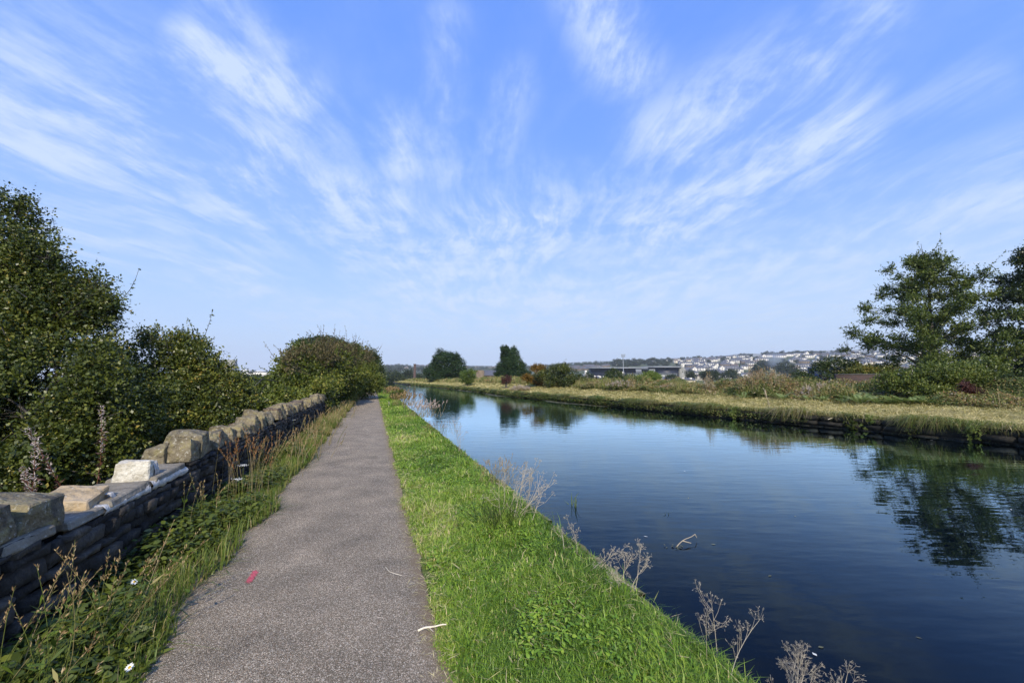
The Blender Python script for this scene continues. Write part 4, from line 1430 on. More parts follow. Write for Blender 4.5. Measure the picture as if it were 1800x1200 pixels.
for _ in range(95):
    put_tree(rh_.uniform(1170, 1780), rh_.uniform(.1, .98), rh_.uniform(.9, 1.9))
for px_ in np.arange(1085, 1330, 7.0):
    if rh_.random() < .75:
        put_tree(px_ + rh_.normal(0, 2), 1.0, rh_.uniform(1.2, 2.2))
for px_ in np.concatenate([np.arange(1372, 1445, 5.5), np.arange(1345, 1362, 5), [1480, 1484]]):
    put_tree(px_ + rh_.normal(0, 1), 1.0, rh_.uniform(1.7, 2.6))
for _ in range(46):
    put_tree(rh_.uniform(1080, 1180), rh_.uniform(.62, .96), rh_.uniform(1.5, 2.3))
for _ in range(40):
    put_tree(rh_.uniform(675, 770), rh_.uniform(.25, .98), rh_.uniform(1.6, 3.0))

# woods: one mass along the crests
gl = Soup()
ls = []
for px_ in np.arange(962, 1180, 2.4):
    for f in (1.0, .95, .9, .84):
        if px_ > 1085 and f < .9:
            continue
        x, d, z = hill_pt(px_ + rng.normal(0, 1), f)
        ls.append((float(x), float(d), float(z) + 3 + rng.normal(0, 1.2), 5, 5, 4.5 + rng.uniform(0, 2)))
for px_ in np.arange(815, 965, 2.6):
    for f in (1.0, .93, .86, .78, .7, .6):
        x, d, z = hill_pt(px_ + rng.normal(0, 1), f)
        ls.append((float(x), float(d), float(z) + 3, 8, 8, 7))
for px_ in np.arange(672, 770, 3.2):
    x, d, z = hill_pt(px_, 1.0)
    ls.append((float(x), float(d), float(z) + 2 + rng.normal(0, 2), 9, 8, 6))
foliage(gl, ls, 16000, 4, 2.6, 2.1, 1.6, 310, shell=(.5, 1.0), gap=.03, freq=.2, tint=.33, tvar=.3, rough=0)
tag(gl.build('hillside_wood', M['leaf_far']), kind='stuff')

# ------------------------------------------------------------------ stadium and floodlight
e = empty('stadium', (PD(1120, 662, 560)[0], 560, -9), 'long dark blue football stadium with a grey roof below the hillside houses', 'stadium')


def sbox(name, px0, px1, py0, py1, mat, d=560, dep=18, parent=e, org=None):
    a, b = PD(px0, py1, d), PD(px1, py0, d)
    g = Soup()
    g.box(a[0], b[0], d, d + dep, a[2], b[2])
    return g.build(name, mat, parent, org if org is not None else parent.location)


sbox('stand_wall', 1039.5, 1118, 647.2, 668, M['navy'])
sbox('stand_wall', 1118.3, 1154, 646.2, 668, M['navy'], 563)
sbox('stand_wall', 1154.3, 1195, 645.6, 668, M['navy'], 556)
sbox('roof', 1038, 1140, 645.4, 647.1, M['grey_metal'], 552, 40)
sbox('roof', 1140.3, 1199, 643.6, 645.5, M['grey_metal'], 550, 40)
sbox('fascia', 1129, 1140, 646.9, 649.3, M['pale_metal'], 554, 3)
for px0 in (1118, 1142):
    g = Soup()
    for j in range(6):
        a, b = PD(px0 + j * 1.7, 656, 552), PD(px0 + j * 1.7 + .8, 648.5, 552)
        g.box(a[0], b[0], 552, 553, a[2], b[2])
    g.build('lattice_window', M['grey_metal'], e, e.location)
sbox('lower_wall', 1103, 1190, 657, 663, M['pale_metal'], 545, 8)
sbox('lower_roof', 1101, 1191, 656, 656.9, M['grey_metal'], 543, 10)
sbox('white_annexe', 1083, 1097, 653.2, 662, M['render_white'], 540, 8)
a, b = PD(1195.5, 668, 552), PD(1212, 645.5, 552)
g = Soup()
V = [(a[0], 552, a[2]), (b[0], 556, a[2]), (b[0], 556, PD(1212, 655, 556)[2]), (PD(1203, 646, 552)[0], 554, b[2]), (a[0], 552, b[2])]
V2 = [(x, y + 22, z) for x, y, z in V]
g.add(V + V2, [(0, 1, 2, 3), (5, 8, 7, 6), (0, 4, 9, 5), (1, 6, 7, 2), (2, 7, 8, 3), (3, 8, 9, 4)])
g.add([V[0], V[3], V[4]], [(0, 1, 2)])
g.build('gable_end', M['concrete'], e, e.location)
a = PD(1096, 662, 535)
e = empty('floodlight_mast', (a[0], 535, -9), 'slim grey floodlight mast standing before the stadium', 'floodlight')
g = Soup()
tz = PD(1096, 626, 535)[2]
g.tube([(a[0], 535, -9), (a[0], 535, tz)], [.75, .4], 6)
g.build('mast', M['grey_metal'], e, e.location)
g = Soup()
for row, wd in ((0, 4.2), (1, 4.6), (2, 5.0)):
    for q in np.linspace(-wd / 2, wd / 2, 6):
        g.box(a[0] + q - .36, a[0] + q + .36, 533.6, 534.2, tz - 1 + row * 1.35, tz - .1 + row * 1.35)
g.tube([(a[0] - 2.6, 534.4, tz + .6), (a[0] + 2.6, 534.4, tz + .6)], .15, 4)
g.build('lamp_head', M['grey_metal'], e, e.location)
# small rooftops in front of the stadium
for (px0, px1, pyr, pye, pyb, d, rm_, lb) in ((1042, 1056, 659.5, 664, 668, 300, 'tile_brown', 'house with a brown roof in front of the dark stadium'), (1052, 1066, 661, 665.5, 669, 260, 'slate', 'low grey roofed house with white dormers before the stadium'),
                                             (1155, 1188, 662.5, 668, 670, 300, 'slate', 'long grey slate roof below the white stadium wall'), (1195, 1222, 664, 668, 671, 280, 'slate', 'grey slate roofs below the stadium gable')):
    a, b = PD(px0, pye, d), PD(px1, pyr, d)
    e = empty('valley_house', ((a[0] + b[0]) / 2, d, -9), lb, 'house', 'houses of the valley')
    g = Soup()
    g.box(a[0], b[0], d, d + 8, -9, a[2])
    g.build('walls', M['render_cream'], e, e.location)
    g = Soup()
    g.add([(a[0] - .4, d - .5, a[2]), (b[0] + .4, d - .5, a[2]), (b[0] + .4, d + 4, b[2]), (a[0] - .4, d + 4, b[2]), (a[0] - .4, d + 8.5, a[2]), (b[0] + .4, d + 8.5, a[2])], [(0, 1, 2, 3), (3, 2, 5, 4)])
    g.build('roof', M[rm_], e, e.location)
    for q in np.linspace(.25, .75, 2):
        g = Soup()
        x = a[0] + (b[0] - a[0]) * q
        g.box(x - .7, x + .7, d + .6, d + 3, a[2] + .4, a[2] + 1.7)
        g.build('dormer', M['render_white'], e, e.location)

# small white plant hut left of the stadium
a = PD(1030, 662, 520)
e = empty('pump_house', (a[0], 520, -9), 'small white block with a tall white tower left of the stadium', 'building')
sbox('tower', 1028.5, 1031.5, 651, 668, M['render_white'], 520, 4, e)
sbox('hut', 1026, 1038, 656.5, 668, M['pale_metal'], 522, 6, e)

# church / mill with slate roof
d = 230
a = PD(857, 664, d)
e = empty('stone_church', (a[0], d, -9), 'brown stone church with a slate roof between the round tree and the conifers', 'church')
sbox('nave_wall', 850.5, 874, 659.5, 680, M['stone_far'], d, 12, e)
g = Soup()
x0, x1 = PD(850, 660, d)[0], PD(874.5, 660, d)[0]
z0, z1 = PD(850, 659.6, d)[2], PD(850, 650.5, d)[2]
g.add([(x0, d - .5, z0), (x1, d - .5, z0), (x1, d + 6, z1), (x0, d + 6, z1), (x0, d + 12.5, z0), (x1, d + 12.5, z0)], [(0, 1, 2, 3), (3, 2, 5, 4)])
g.build('roof', M['slate'], e, e.location)
for q in np.linspace(852.5, 872, 7):
    sbox('window', q - .5, q + .5, 661, 664, M['dark_glass'], d - .08, .2, e)
sbox('tower', 835.5, 850.2, 651, 680, M['stone_far'], d - 2, 6, e)
for q in (836, 838.6, 841.2, 843.8, 846.4, 848.9):
    sbox('battlement', q - .6, q + .6, 649.9, 651, M['stone_far'], d - 2, 1, e)
sbox('outbuilding', 846, 872, 665.6, 680, M['slate'], d - 25, 6, e)
# mill chimney
d = 300
a, t_ = PD(728.5, 672, d), PD(728.5, 639.5, d)
e = empty('mill_chimney', (a[0], d, -9), 'tall thin brown brick mill chimney by the canal bend', 'chimney')
g = Soup()
g.tube([(a[0], d, -9), (a[0], d, t_[2] - .8)], [1.25, .85], 12)
g.build('shaft', M['brick_chimney'], e, e.location, smooth_=True)
g = Soup()
g.tube([(a[0], d, t_[2] - .8), (a[0], d, t_[2] - .7), (a[0], d, t_[2]), (a[0], d, t_[2] + .02)], [.85, 1.1, 1.1, .5], 12)
g.build('cap', M['brick_chimney'], e, e.location)
# white works on the left, seen between shrub and hedge
d = 210
a = PD(440, 662, d)
e = empty('white_factory', (a[0], d, -9), 'white flat roofed works seen between the round shrub and the bramble mound', 'building')
sbox('upper_wall', 418, 462, 654.5, 661.5, M['render_white'], d, 20, e)
sbox('lower_wall', 400, 466, 661.7, 690, M['slate'], d - 2, 20, e)
sbox('window', 437, 445, 653.8, 656, M['dark_glass'], d - .1, .3, e)
sbox('roof_hut', 423, 432, 649.5, 653.4, M['pale_metal'], d + 2, 8, e)
sbox('roof_hut', 448, 457, 651.5, 653.4, M['pale_metal'], d + 2, 8, e)
sbox('tower_block', 384, 409, 632, 690, M['concrete'], d + 22, 4, e)
sbox('railing', 420, 466, 661.2, 662, M['grey_metal'], d - 2.3, .2, e)
# blue shed and old brick wall behind the far bank
d = 170
a = PD(1440, 650, d)
e = empty('blue_shed', (a[0], d, -9), 'low dark blue clad shed between the trees under the hillside houses', 'shed')
sbox('walls', 1441, 1470, 645.5, 690, M['blue_clad'], d, 6, e)
sbox('roof', 1440.5, 1470.5, 644.6, 645.4, M['slate'], d - .4, 7, e)
d = 31
a = PD(1510, 660, d)
e = empty('brick_wall', (a[0], d, gz_xy(a[0], d)), 'old dark red brick wall with a grey coping behind the ferns', 'wall')
sbox('brickwork', 1474, 1560, 658, 690, M['brick_dark'], d, .3, e)
sbox('coping', 1473, 1561, 657, 657.9, M['slate'], d - .04, .38, e)

# ------------------------------------------------------------------ grass
def blades(g, x, y, z, h, w, lean, r, tint, az=None, curl=.5, mat=0, lean0=0.0):
    n = len(x)
    az = r.uniform(0, 2 * math.pi, n) if az is None else az
    ln = lean0 + np.abs(r.normal(0, 1, n)) * lean
    dx, dy = np.cos(az), np.sin(az)
    sx, sy = -dy, dx
    ht_ = np.sqrt(np.maximum(1 - np.minimum(ln, .97) ** 2, .05))
    P0 = np.stack([x, y, z], -1)
    mid = P0 + np.stack([dx * ln * .42, dy * ln * .42, ht_ * .60], -1) * h[:, None]
    tip = P0 + np.stack([dx * ln * (1 + curl * .3), dy * ln * (1 + curl * .3), ht_ * (1.0 - .25 * curl * ln)], -1) * h[:, None]
    sd = np.stack([sx, sy, 0 * sx], -1) * (w * .5)[:, None]
    V = np.stack([P0 - sd, P0 + sd, mid - sd * .8, mid + sd * .8, tip - sd * .08, tip + sd * .08], 1)
    b = np.arange(n)[:, None] * 6
    F = np.concatenate([b + np.array([[0, 1, 3, 2]]), b + np.array([[2, 3, 5, 4]])], 0)
    g.add(V.reshape(-1, 3), F, np.repeat(np.clip(tint, 0, 1), 6), mat)


def scatter(r, s0, s1, t0, t1, n):
    return r.uniform(s0, s1, n), r.uniform(t0, t1, n)


r = np.random.default_rng(401)
g = Soup()
bands = [(.6, 3.2, 17000, .0042), (3.2, 6, 10500, .006), (6, 11, 4200, .010), (11, 22, 1500, .018), (22, 45, 520, .035), (45, 110, 130, .08), (-4, .6, 2500, .008)]
for s0, s1, dens, wd in bands:
    n = int((s1 - s0) * 1.62 * dens)
    s, t = scatter(r, s0, s1, .40, 2.02, n)
    edge = .46 + .07 * vnoise(s * 2.3, s * 0, 11) + .045 * vnoise(s * 8, s * 0, 12) + .03 * vnoise(s * 23, t * 9, 12)
    keep = t > edge - .03
    # thin out on the stone edge
    keep &= (t < 1.86 + .10 * vnoise(s * 2.3, s * 0, 13)) | (r.random(n) < .22)
    s, t, edge = s[keep], t[keep], edge[keep]
    n = len(s)
    tuft = vnoise(s * 5, t * 6, 14)
    big = vnoise(s * 1.1, t * 1.7, 15)
    x, y = st2xy(s, t)
    z = zg(s, t)
    h = .050 + .040 * np.clip(tuft, -.4, 1) + .035 * np.clip(big, 0, 1) + .05 * smooth((t - 1.2) / .6) * r.random(n)
    h = np.where(r.random(n) < .03, h * 1.9, h) * r.uniform(.5, 1.4, n) * np.where(t < edge + .12, .6, 1)
    tint = .44 + .15 * tuft + .20 * big + r.normal(0, .18, n) + .25 * (t < edge + .06) * r.random(n)
    tint = np.where(r.random(n) < .04, r.uniform(.88, 1, n), tint)
    dry = vnoise(s * .9 + 4, t * 2.1, 18) > .72
    tint = np.where(dry, tint + .18, tint)
    blades(g, x, y, z, h, wd * r.uniform(.6, 1.5, n), .42, r, tint, curl=1.1, lean0=.42)
# clover, plantain and dandelion leaves in the sward
n = 15000
s, t = r.uniform(.7, 9, n) ** 1.0, r.uniform(.5, 1.75, n)
kp = vnoise(s * 3.3, t * 3.7, 19) > .25
s, t = s[kp], t[kp]
n = len(s)
x, y = st2xy(s, t)
P = np.stack([x, y, zg(s, t) + r.uniform(.02, .055, n)], -1)
az = r.uniform(0, 6.28, n)
D = unit(np.stack([np.cos(az), np.sin(az), r.uniform(.05, .7, n)], -1))
broad_leaves(g, P, D, unit(np.stack([r.normal(0, .3, n), r.normal(0, .3, n), np.ones(n)], -1)), r.uniform(.012, .05, n), r.uniform(.010, .024, n), r.uniform(.25, .75, n), r)
n = 9000
s, t = r.uniform(.7, 16, n), r.uniform(.46, 1.95, n)
kp = vnoise(s * 2.1 + 5, t * 3.1, 24) > .1
s, t = s[kp], t[kp]
n = len(s)
x, y = st2xy(s, t)
az = r.uniform(0, 6.28, n)
leaf_quads(g, np.stack([x, y, zg(s, t) + r.uniform(.015, .06, n)], -1), unit(np.stack([np.cos(az), np.sin(az), r.normal(.05, .2, n)], -1)), unit(np.stack([r.normal(0, .3, n), r.normal(0, .3, n), np.ones(n)], -1)), r.uniform(.04, .13, n), r.uniform(.002, .005, n) * (1 + s * .12), r.uniform(.82, 1, n))
tag(g.build('verge_grass', M['grass']), kind='stuff')

# dry straw litter on the path edge
g = Soup()
n = 2600
s = r.uniform(.8, 20, n) ** 1.0
t = .43 + np.abs(r.normal(0, .05, n)) * np.where(r.random(n) < .5, -1, 1) + .02 * vnoise(s * 3, s * 0, 1)
ex = r.random(n) < .04
t = np.where(ex, r.uniform(-1.1, .4, n), t)
x, y = st2xy(s, t)
az = r.uniform(0, 6.28, n)
P = np.stack([x, y, np.full(n, .016) + r.uniform(0, .012, n)], -1)
D = np.stack([np.cos(az), np.sin(az), r.normal(0, .08, n)], -1)
leaf_quads(g, P, unit(D), np.tile([0, 0, 1.], (n, 1)), r.uniform(.02, .10, n), r.uniform(.0015, .005, n), r.uniform(.3, 1, n))
n = 900
s = r.uniform(1.5, 14, n)
t = -1.22 + r.normal(0, .10, n)
x, y = st2xy(s, t)
az = r.uniform(0, 6.28, n)
P = np.stack([x, y, np.full(n, .016) + r.uniform(0, .012, n)], -1)
D = np.stack([np.cos(az), np.sin(az), r.normal(0, .08, n)], -1)
leaf_quads(g, P, unit(D), np.tile([0, 0, 1.], (n, 1)), r.uniform(.02, .08, n), r.uniform(.002, .006, n), r.uniform(.1, .8, n))
tag(g.build('straw_litter', M['hay']), kind='stuff')

# weeds along the foot of the wall
def weed_edge(s):
    return -1.18 + .13 * vnoise(s * 1.9, s * 0, 31) + .06 * vnoise(s * 5.3, s * 0, 32)


g = Soup()
for s0, s1, dens, lf in ((-3, .5, 500, .07), (.5, 4, 3000, .060), (4, 8, 1900, .062), (8, 16, 700, .08), (16, 34, 200, .12), (34, 60, 50, .2)):
    n = int((s1 - s0) * .9 * dens)
    s, t = r.uniform(s0, s1, n), r.uniform(-1.98, -1.05, n)
    kp = (t < weed_edge(s) - .02) & (vnoise(s * 2.6, t * 4, 33) > -.45)
    s, t = s[kp], t[kp]
    n = len(s)
    x, y = st2xy(s, t)
    hh = (.10 + .24 * np.clip(vnoise(s * 1.4, t * 2, 34) * .5 + .5, 0, 1)) * np.clip((weed_edge(s) - t) / .25, .2, 1)
    P = np.stack([x, y, r.uniform(.02, 1, n) * hh], -1)
    az = r.uniform(0, 6.28, n)
    D = unit(np.stack([np.cos(az), np.sin(az), r.uniform(-.3, .6, n)], -1))
    N = unit(np.stack([r.normal(0, .45, n), r.normal(0, .45, n), np.ones(n)], -1))
    (broad_leaves if s1 < 17 else leaf_quads)(g, P, D, N, lf * r.uniform(.5, 1.5, n) * np.where(r.random(n) < .08, 1.7, 1), lf * r.uniform(.25, .75, n), np.clip(.38 + .22 * vnoise(s * 3, t * 5, 36) + r.normal(0, .16, n), 0, .95), *((r,) if s1 < 17 else ()))
tag(g.build('wall_foot_weeds', M['leaf_bramble']), kind='stuff')
g = Soup()
for s0, s1, dens, wd in ((-3, .5, 900, .008), (.5, 4, 1700, .005), (4, 8, 1500, .007), (8, 16, 1500, .012), (16, 34, 560, .022), (34, 62, 160, .05)):
    n = int((s1 - s0) * .95 * dens)
    s, t = r.uniform(s0, s1, n), r.uniform(-1.98, -1.03, n)
    kp = (t < weed_edge(s) + .02) & (vnoise(s * 1.7 + 2, t * 3, 37) > -.35)
    s, t = s[kp], t[kp]
    n = len(s)
    x, y = st2xy(s, t)
    far = smooth((s - 7) / 10)
    hh = (.17 + .20 * vnoise(s * 1.2, t * 2, 38) + .18 * far * r.random(n)) * r.uniform(.5, 1.2, n)
    hh = np.clip(hh, .06, .9)
    az = math.atan2(UT[1], UT[0]) + r.normal(0, 2.2, n)
    tint = .42 + .15 * vnoise(s * 2.2, t * 3, 39) + r.normal(0, .14, n) + .30 * far * r.random(n) + .3 * (hh > .42)
    tint = np.where(r.random(n) < .10, r.uniform(.8, 1, n), tint)
    blades(g, x, y, np.zeros(n), hh, wd * r.uniform(.7, 1.4, n), .6, r, tint, az=az, curl=1.0)
tag(g.build('wall_foot_grass', M['long_grass']), kind='stuff')


g = Soup()
for s0, s1, dens in ((-12, 30, 60), (30, 70, 25)):
    n = int((s1 - s0) * 12 * dens)
    s, t = r.uniform(s0, s1, n), -2.6 - 12 * r.random(n) ** 1.4
    kp = vnoise(s * .8, t * .9, 61) > -.4
    s, t = s[kp], t[kp]
    n = len(s)
    x, y = st2xy(s, t)
    P = np.stack([x, y, zg(s, t) + r.uniform(.0, .55, n) * (.6 + .4 * vnoise(s * .9, t, 62))], -1)
    D = unit(np.stack([r.normal(0, 1, n), r.normal(0, 1, n), r.normal(.3, .5, n)], -1))
    leaf_quads(g, P, D, unit(r.normal(0, .5, (n, 3)) + [0, 0, .8]), r.uniform(.08, .22, n), r.uniform(.03, .09, n), np.clip(.35 + .25 * vnoise(s, t, 63) + r.normal(0, .15, n), 0, 1))
tag(g.build('slope_undergrowth', M['leaf_bramble']), kind='stuff')


def grass_clump(name, s, t, n, h, label, mat, seed, lean=.18, spread=.12, heads=True, leanv=(0, 0), cat='grass', group=None, headsc=1.0, tintb=.75, rad=.0018, leafy=0):
    """a clump of tall stalks with seed heads"""
    rr = np.random.default_rng(seed)
    x0, y0 = st2xy(s, t)
    e = empty(name, (x0, y0, float(zg(s, t))), label, cat, group)
    gs, gh = Soup(), Soup()
    for _ in range(n):
        bx, by = rr.normal(0, spread, 2)
        d = np.array([rr.normal(0, lean) + leanv[0], rr.normal(0, lean) + leanv[1], 1.0])
        d = unit(d)
        L = h * rr.uniform(.6, 1.1)
        bend = np.array([*(rr.normal(0, .14, 2)), -.03])
        u = np.linspace(0, 1, 6)
        pts = np.array([bx, by, 0]) + d * (u * L)[:, None] + bend * (u ** 2 * L)[:, None]
        tn = float(np.clip(tintb + rr.normal(0, .15), 0, 1))
        gs.tube(pts, np.linspace(rad * 1.2, rad * .5, 6) * rr.uniform(.8, 1.4), 3, tn)
        if leafy:
            m = rr.integers(2, 2 + leafy)
            uu = rr.uniform(.1, .8, m)
            B = np.array([bx, by, 0]) + d * (uu * L)[:, None] + bend * (uu ** 2 * L)[:, None]
            DD = unit(np.stack([rr.normal(size=m), rr.normal(size=m), rr.uniform(.1, .9, m)], -1))
            leaf_quads(gs, B, DD, unit(np.stack([rr.normal(0, .5, m), rr.normal(0, .5, m), np.ones(m)], -1)), rr.uniform(.04, .11, m), rr.uniform(.008, .022, m), np.clip(tn - .35 + rr.normal(0, .1, m), 0, 1))
        if heads:
            m = 18
            uu = rr.uniform(.76, 1.0, m)
            B = np.array([bx, by, 0]) + d * (uu * L)[:, None] + bend * (uu ** 2 * L)[:, None]
            DD = unit(d + unit(rr.normal(size=(m, 3))) * .6)
            leaf_quads(gh, B, DD, unit(rr.normal(size=(m, 3))), .022 * headsc * rr.uniform(.6, 1.3, m), .006 * headsc, np.clip(rr.uniform(.1, 1, m), 0, 1))
    gs.build('stalks', M['long_grass'], e, (0, 0, 0))
    if heads:
        gh.build('seed_heads', mat, e, (0, 0, 0))
    return e


grass_clump('tall_grass', 2.75, -1.62, 34, .72, 'yellowing leafy stalks in front of the repaired wall gap', M['seed'], 501, lean=.22, leanv=(.25, .1), leafy=5, tintb=.66)
grass_clump('tall_grass', 3.25, -1.50, 28, .70, 'tall thin stalks leaning towards the path below the white block', M['seed'], 502, lean=.2, leanv=(.3, .1), leafy=4, tintb=.7)
grass_clump('tall_grass', 2.15, -1.72, 12, .55, 'few straw stalks near the photo corner at the wall foot', M['seed'], 503, lean=.15, leanv=(.2, -.1), tintb=.85)
grass_clump('tall_grass', 5.2, -1.66, 18, .62, 'upright dark stalks at the wall foot after the white mortar', M['seed'], 504, lean=.12, leafy=3, tintb=.6)
grass_clump('dock_stalks', 6.55, -1.60, 34, .95, 'rust brown dock stalks standing against the wall', M['rust'], 505, lean=.10, spread=.16, cat='dock', headsc=1.5, tintb=.9)
grass_clump('tall_grass', 7.6, -1.62, 26, .75, 'greenish seeding grass right after the rusty dock stalks', M['seed'], 506, lean=.16, spread=.2, leanv=(.1, 0))
for i, (s, lb) in enumerate(((9.2, 'straw grass clump beside the wall, nearest of the bleached ones'), (11.0, 'bleached grass clump leaning over the path edge'), (13.0, 'bleached straw grass halfway along the wall'), (15.5, 'bleached tall grass before the end of the wall'), (18.5, 'bleached tall grass at the end of the wall'), (22.5, 'bleached grass just past the wall end'), (28, 'bleached grass below the bramble mound'), (36, 'straw coloured grass at the hawthorn shade'))):
    grass_clump('dry_grass', s, -1.5, 40, .58, lb, M['seed'], 520 + i, lean=.2, spread=.34, leanv=(.22, 0), headsc=1.5, tintb=.92, rad=.003 + s * .0002, group='bleached grass clumps along the wall')


def daisy(s, t, z, rd, label, seed, tilt=(0.2, -.4)):
    rr = np.random.default_rng(seed)
    x0, y0 = st2xy(s, t)
    e = empty('daisy', (x0, y0, 0), label, 'flower')
    g = Soup()
    g.tube([(0, 0, 0), (.01, 0, z * .5), (.0, .0, z)], [.0025, .002, .0015], 4, .3)
    g.build('stalk', M['long_grass'], e)
    up = unit(np.array([tilt[0], tilt[1], 1.0]))
    a = unit(np.cross(up, [1, 0, 0]))
    b = np.cross(up, a)
    c = np.array([0, 0, z])
    g = Soup()
    n = 13
    an = np.arange(n) * 2 * math.pi / n + rr.normal(0, .08, n)
    D = np.cos(an)[:, None] * a + np.sin(an)[:, None] * b + up * .05
    leaf_quads(g, np.tile(c, (n, 1)), unit(D), np.tile(up, (n, 1)), rd * rr.uniform(.85, 1.1, n), rd * .42, .8, fold=.05)
    g.build('petals', M['petal'], e)
    g = Soup()
    g.tube([c - up * .001, c + up * .004, c + up * .006], [rd * .32, rd * .28, rd * .08], 8)
    g.build('flower_eye', M['pollen'], e)


def at_pix(px_, py_, z):
    p = PZ(px_, py_, z)
    s, t = xy2st(p[0], p[1])
    return float(s), float(t)


daisy(*at_pix(228, 1172, .16), .16, .022, 'ox-eye daisy with a yellow eye close to the path edge', 601, (.1, -.9))
daisy(*at_pix(236, 1022, .26), .26, .024, 'white daisy facing sideways deep among the wall foot weeds', 602, (.9, -.2))


def yarrow(s, t, z, label, seed):
    rr = np.random.default_rng(seed)
    x0, y0 = st2xy(s, t)
    e = empty('yarrow', (x0, y0, 0), label, 'flower')
    g = Soup()
    g.tube([(0, 0, 0), (.015, .01, z * .6), (.01, 0, z)], [.003, .003, .002], 4, .6)
    g.build('stalk', M['long_grass'], e)
    g = Soup()
    n = 70
    q = rr.normal(0, .026, (n, 2))
    P = np.stack([q[:, 0] + .01, q[:, 1], z + rr.uniform(-.006, .008, n)], -1)
    az = rr.uniform(0, 6.28, n)
    leaf_quads(g, P, unit(np.stack([np.cos(az), np.sin(az), .2 * np.ones(n)], -1)), np.tile([0, 0, 1.], (n, 1)), .014, .012, .7)
    g.build('petals', M['petal'], e)


yarrow(*at_pix(426, 818, .55), .55, 'white yarrow head beside the rusty dock stalks', 611)
yarrow(*at_pix(515, 738, .60), .60, 'small white yarrow head in front of the wall halfway along', 612)
yarrow(*at_pix(418, 842, .45), .45, 'lower white yarrow head under the other one by the dock', 613)

# reddish willowherb with pale fluffy plumes behind the wall
for i, (s, t, n, h, lb) in enumerate(((3.4, -2.75, 4, .8, 'reddish willowherb tops behind the grey coping stone'), (4.7, -2.9, 6, 1.05, 'willowherb with pale fluffy plumes behind the white block'), (5.4, -2.85, 4, 1.2, 'single pale willowherb plume rising beside the tall coping stones'))):
    rr = np.random.default_rng(620 + i)
    x0, y0 = st2xy(s, t)
    e = empty('willowherb', (x0, y0, -.05), lb, 'weed')
    gs, gr, gp2 = Soup(), Soup(), Soup()
    for q in range(n):
        d = unit(np.array([rr.normal(-.05, .35), rr.normal(-.1, .3), 1]))
        L = h * rr.uniform(.75, 1.1)
        u = np.linspace(0, 1, 6)
        o0 = np.array([rr.normal(0, .16), rr.normal(0, .12), 0])
        bend = rr.normal(0, .2, 3)
        f_ = lambda uu: o0 + d * (uu * L)[:, None] + bend * (uu ** 2 * L)[:, None]
        gs.tube(f_(u), np.linspace(.004, .002, 6), 4, .1)
        m = 60
        uu = rr.uniform(.35, .85, m)
        leaf_quads(gr, f_(uu), unit(d * .4 + unit(rr.normal(size=(m, 3)))), unit(rr.normal(size=(m, 3))), rr.uniform(.03, .07, m), .012, rr.uniform(0, 1, m))
        if i > 0 or q == 0:
            m = 150
            uu = rr.uniform(.68, 1.03, m)
            leaf_quads(gp2, f_(uu) + rr.normal(0, .012, (m, 3)), unit(d * .8 + unit(rr.normal(size=(m, 3)))), unit(rr.normal(size=(m, 3))), rr.uniform(.015, .04, m), .007, rr.uniform(0, 1, m))
    gs.build('stems', M['rust'], e)
    gr.build('leaves', M['leaf_red'], e)
    gp2.build('plumes', M['plume'], e)

# ------------------------------------------------------------------ dead umbel stems on the near bank
def umbel_clump(name, s, t, n, h, label, seed, lean=.35, leanv=(0, 0), rad=.0035, spread=.08, twigs=5, z=None, tintb=.45):
    rr = np.random.default_rng(seed)
    x0, y0 = st2xy(s, t)
    e = empty(name, (x0, y0, float(zg(s, min(t, 1.95))) if z is None else z), label, 'dead stems')
    gs, gh = Soup(), Soup()

    def head(p, d, sz):
        for _ in range(6):
            q = unit(d + rr.normal(0, .6, 3))
            L = sz * rr.uniform(.6, 1.1)
            gh.tube([p, p + q * L * .6, p + q * L + np.array([0, 0, .004])], [rad * .2, rad * .16, rad * .14], 3, tintb)
            for _ in range(3):
                q2 = unit(q + rr.normal(0, .6, 3))
                gh.tube([p + q * L, p + q * L + q2 * sz * .3], [rad * .22, rad * .3], 3, tintb + .1)
    for _ in range(n):
        d = unit(np.array([rr.normal(0, lean) + leanv[0], rr.normal(0, lean) + leanv[1], 1]))
        L = h * rr.uniform(.55, 1.1)
        bend = np.array([*rr.normal(0, .12, 2), 0])
        o0 = np.array([*rr.normal(0, spread, 2), 0])
        f_ = lambda uu: o0 + d * (uu * L) + bend * (uu ** 2 * L)
        gs.tube([f_(u) for u in np.linspace(0, 1, 7)], np.linspace(rad, rad * .5, 7) * .75, 5, float(np.clip(tintb + rr.normal(0, .15), 0, 1)))
        head(f_(1.0), d, .05)
        for u in rr.uniform(.35, .92, twigs):
            p = f_(u)
            q = unit(d * .8 + rr.normal(0, .5, 3))
            l2 = h * rr.uniform(.12, .34)
            pe = p + q * l2 + np.array([0, 0, l2 * .2])
            gs.tube([p, p + q * l2 * .6, pe], [rad * .40, rad * .33, rad * .26], 4, tintb)
            head(pe, unit(q + [0, 0, .6]), .038)
    gs.build('stems', M['dry_stem'], e)
    gh.build('seed_heads', M['dry_stem'], e)
    return e


def rt(px_, py_):
    return at_pix(px_, py_, 0.0)


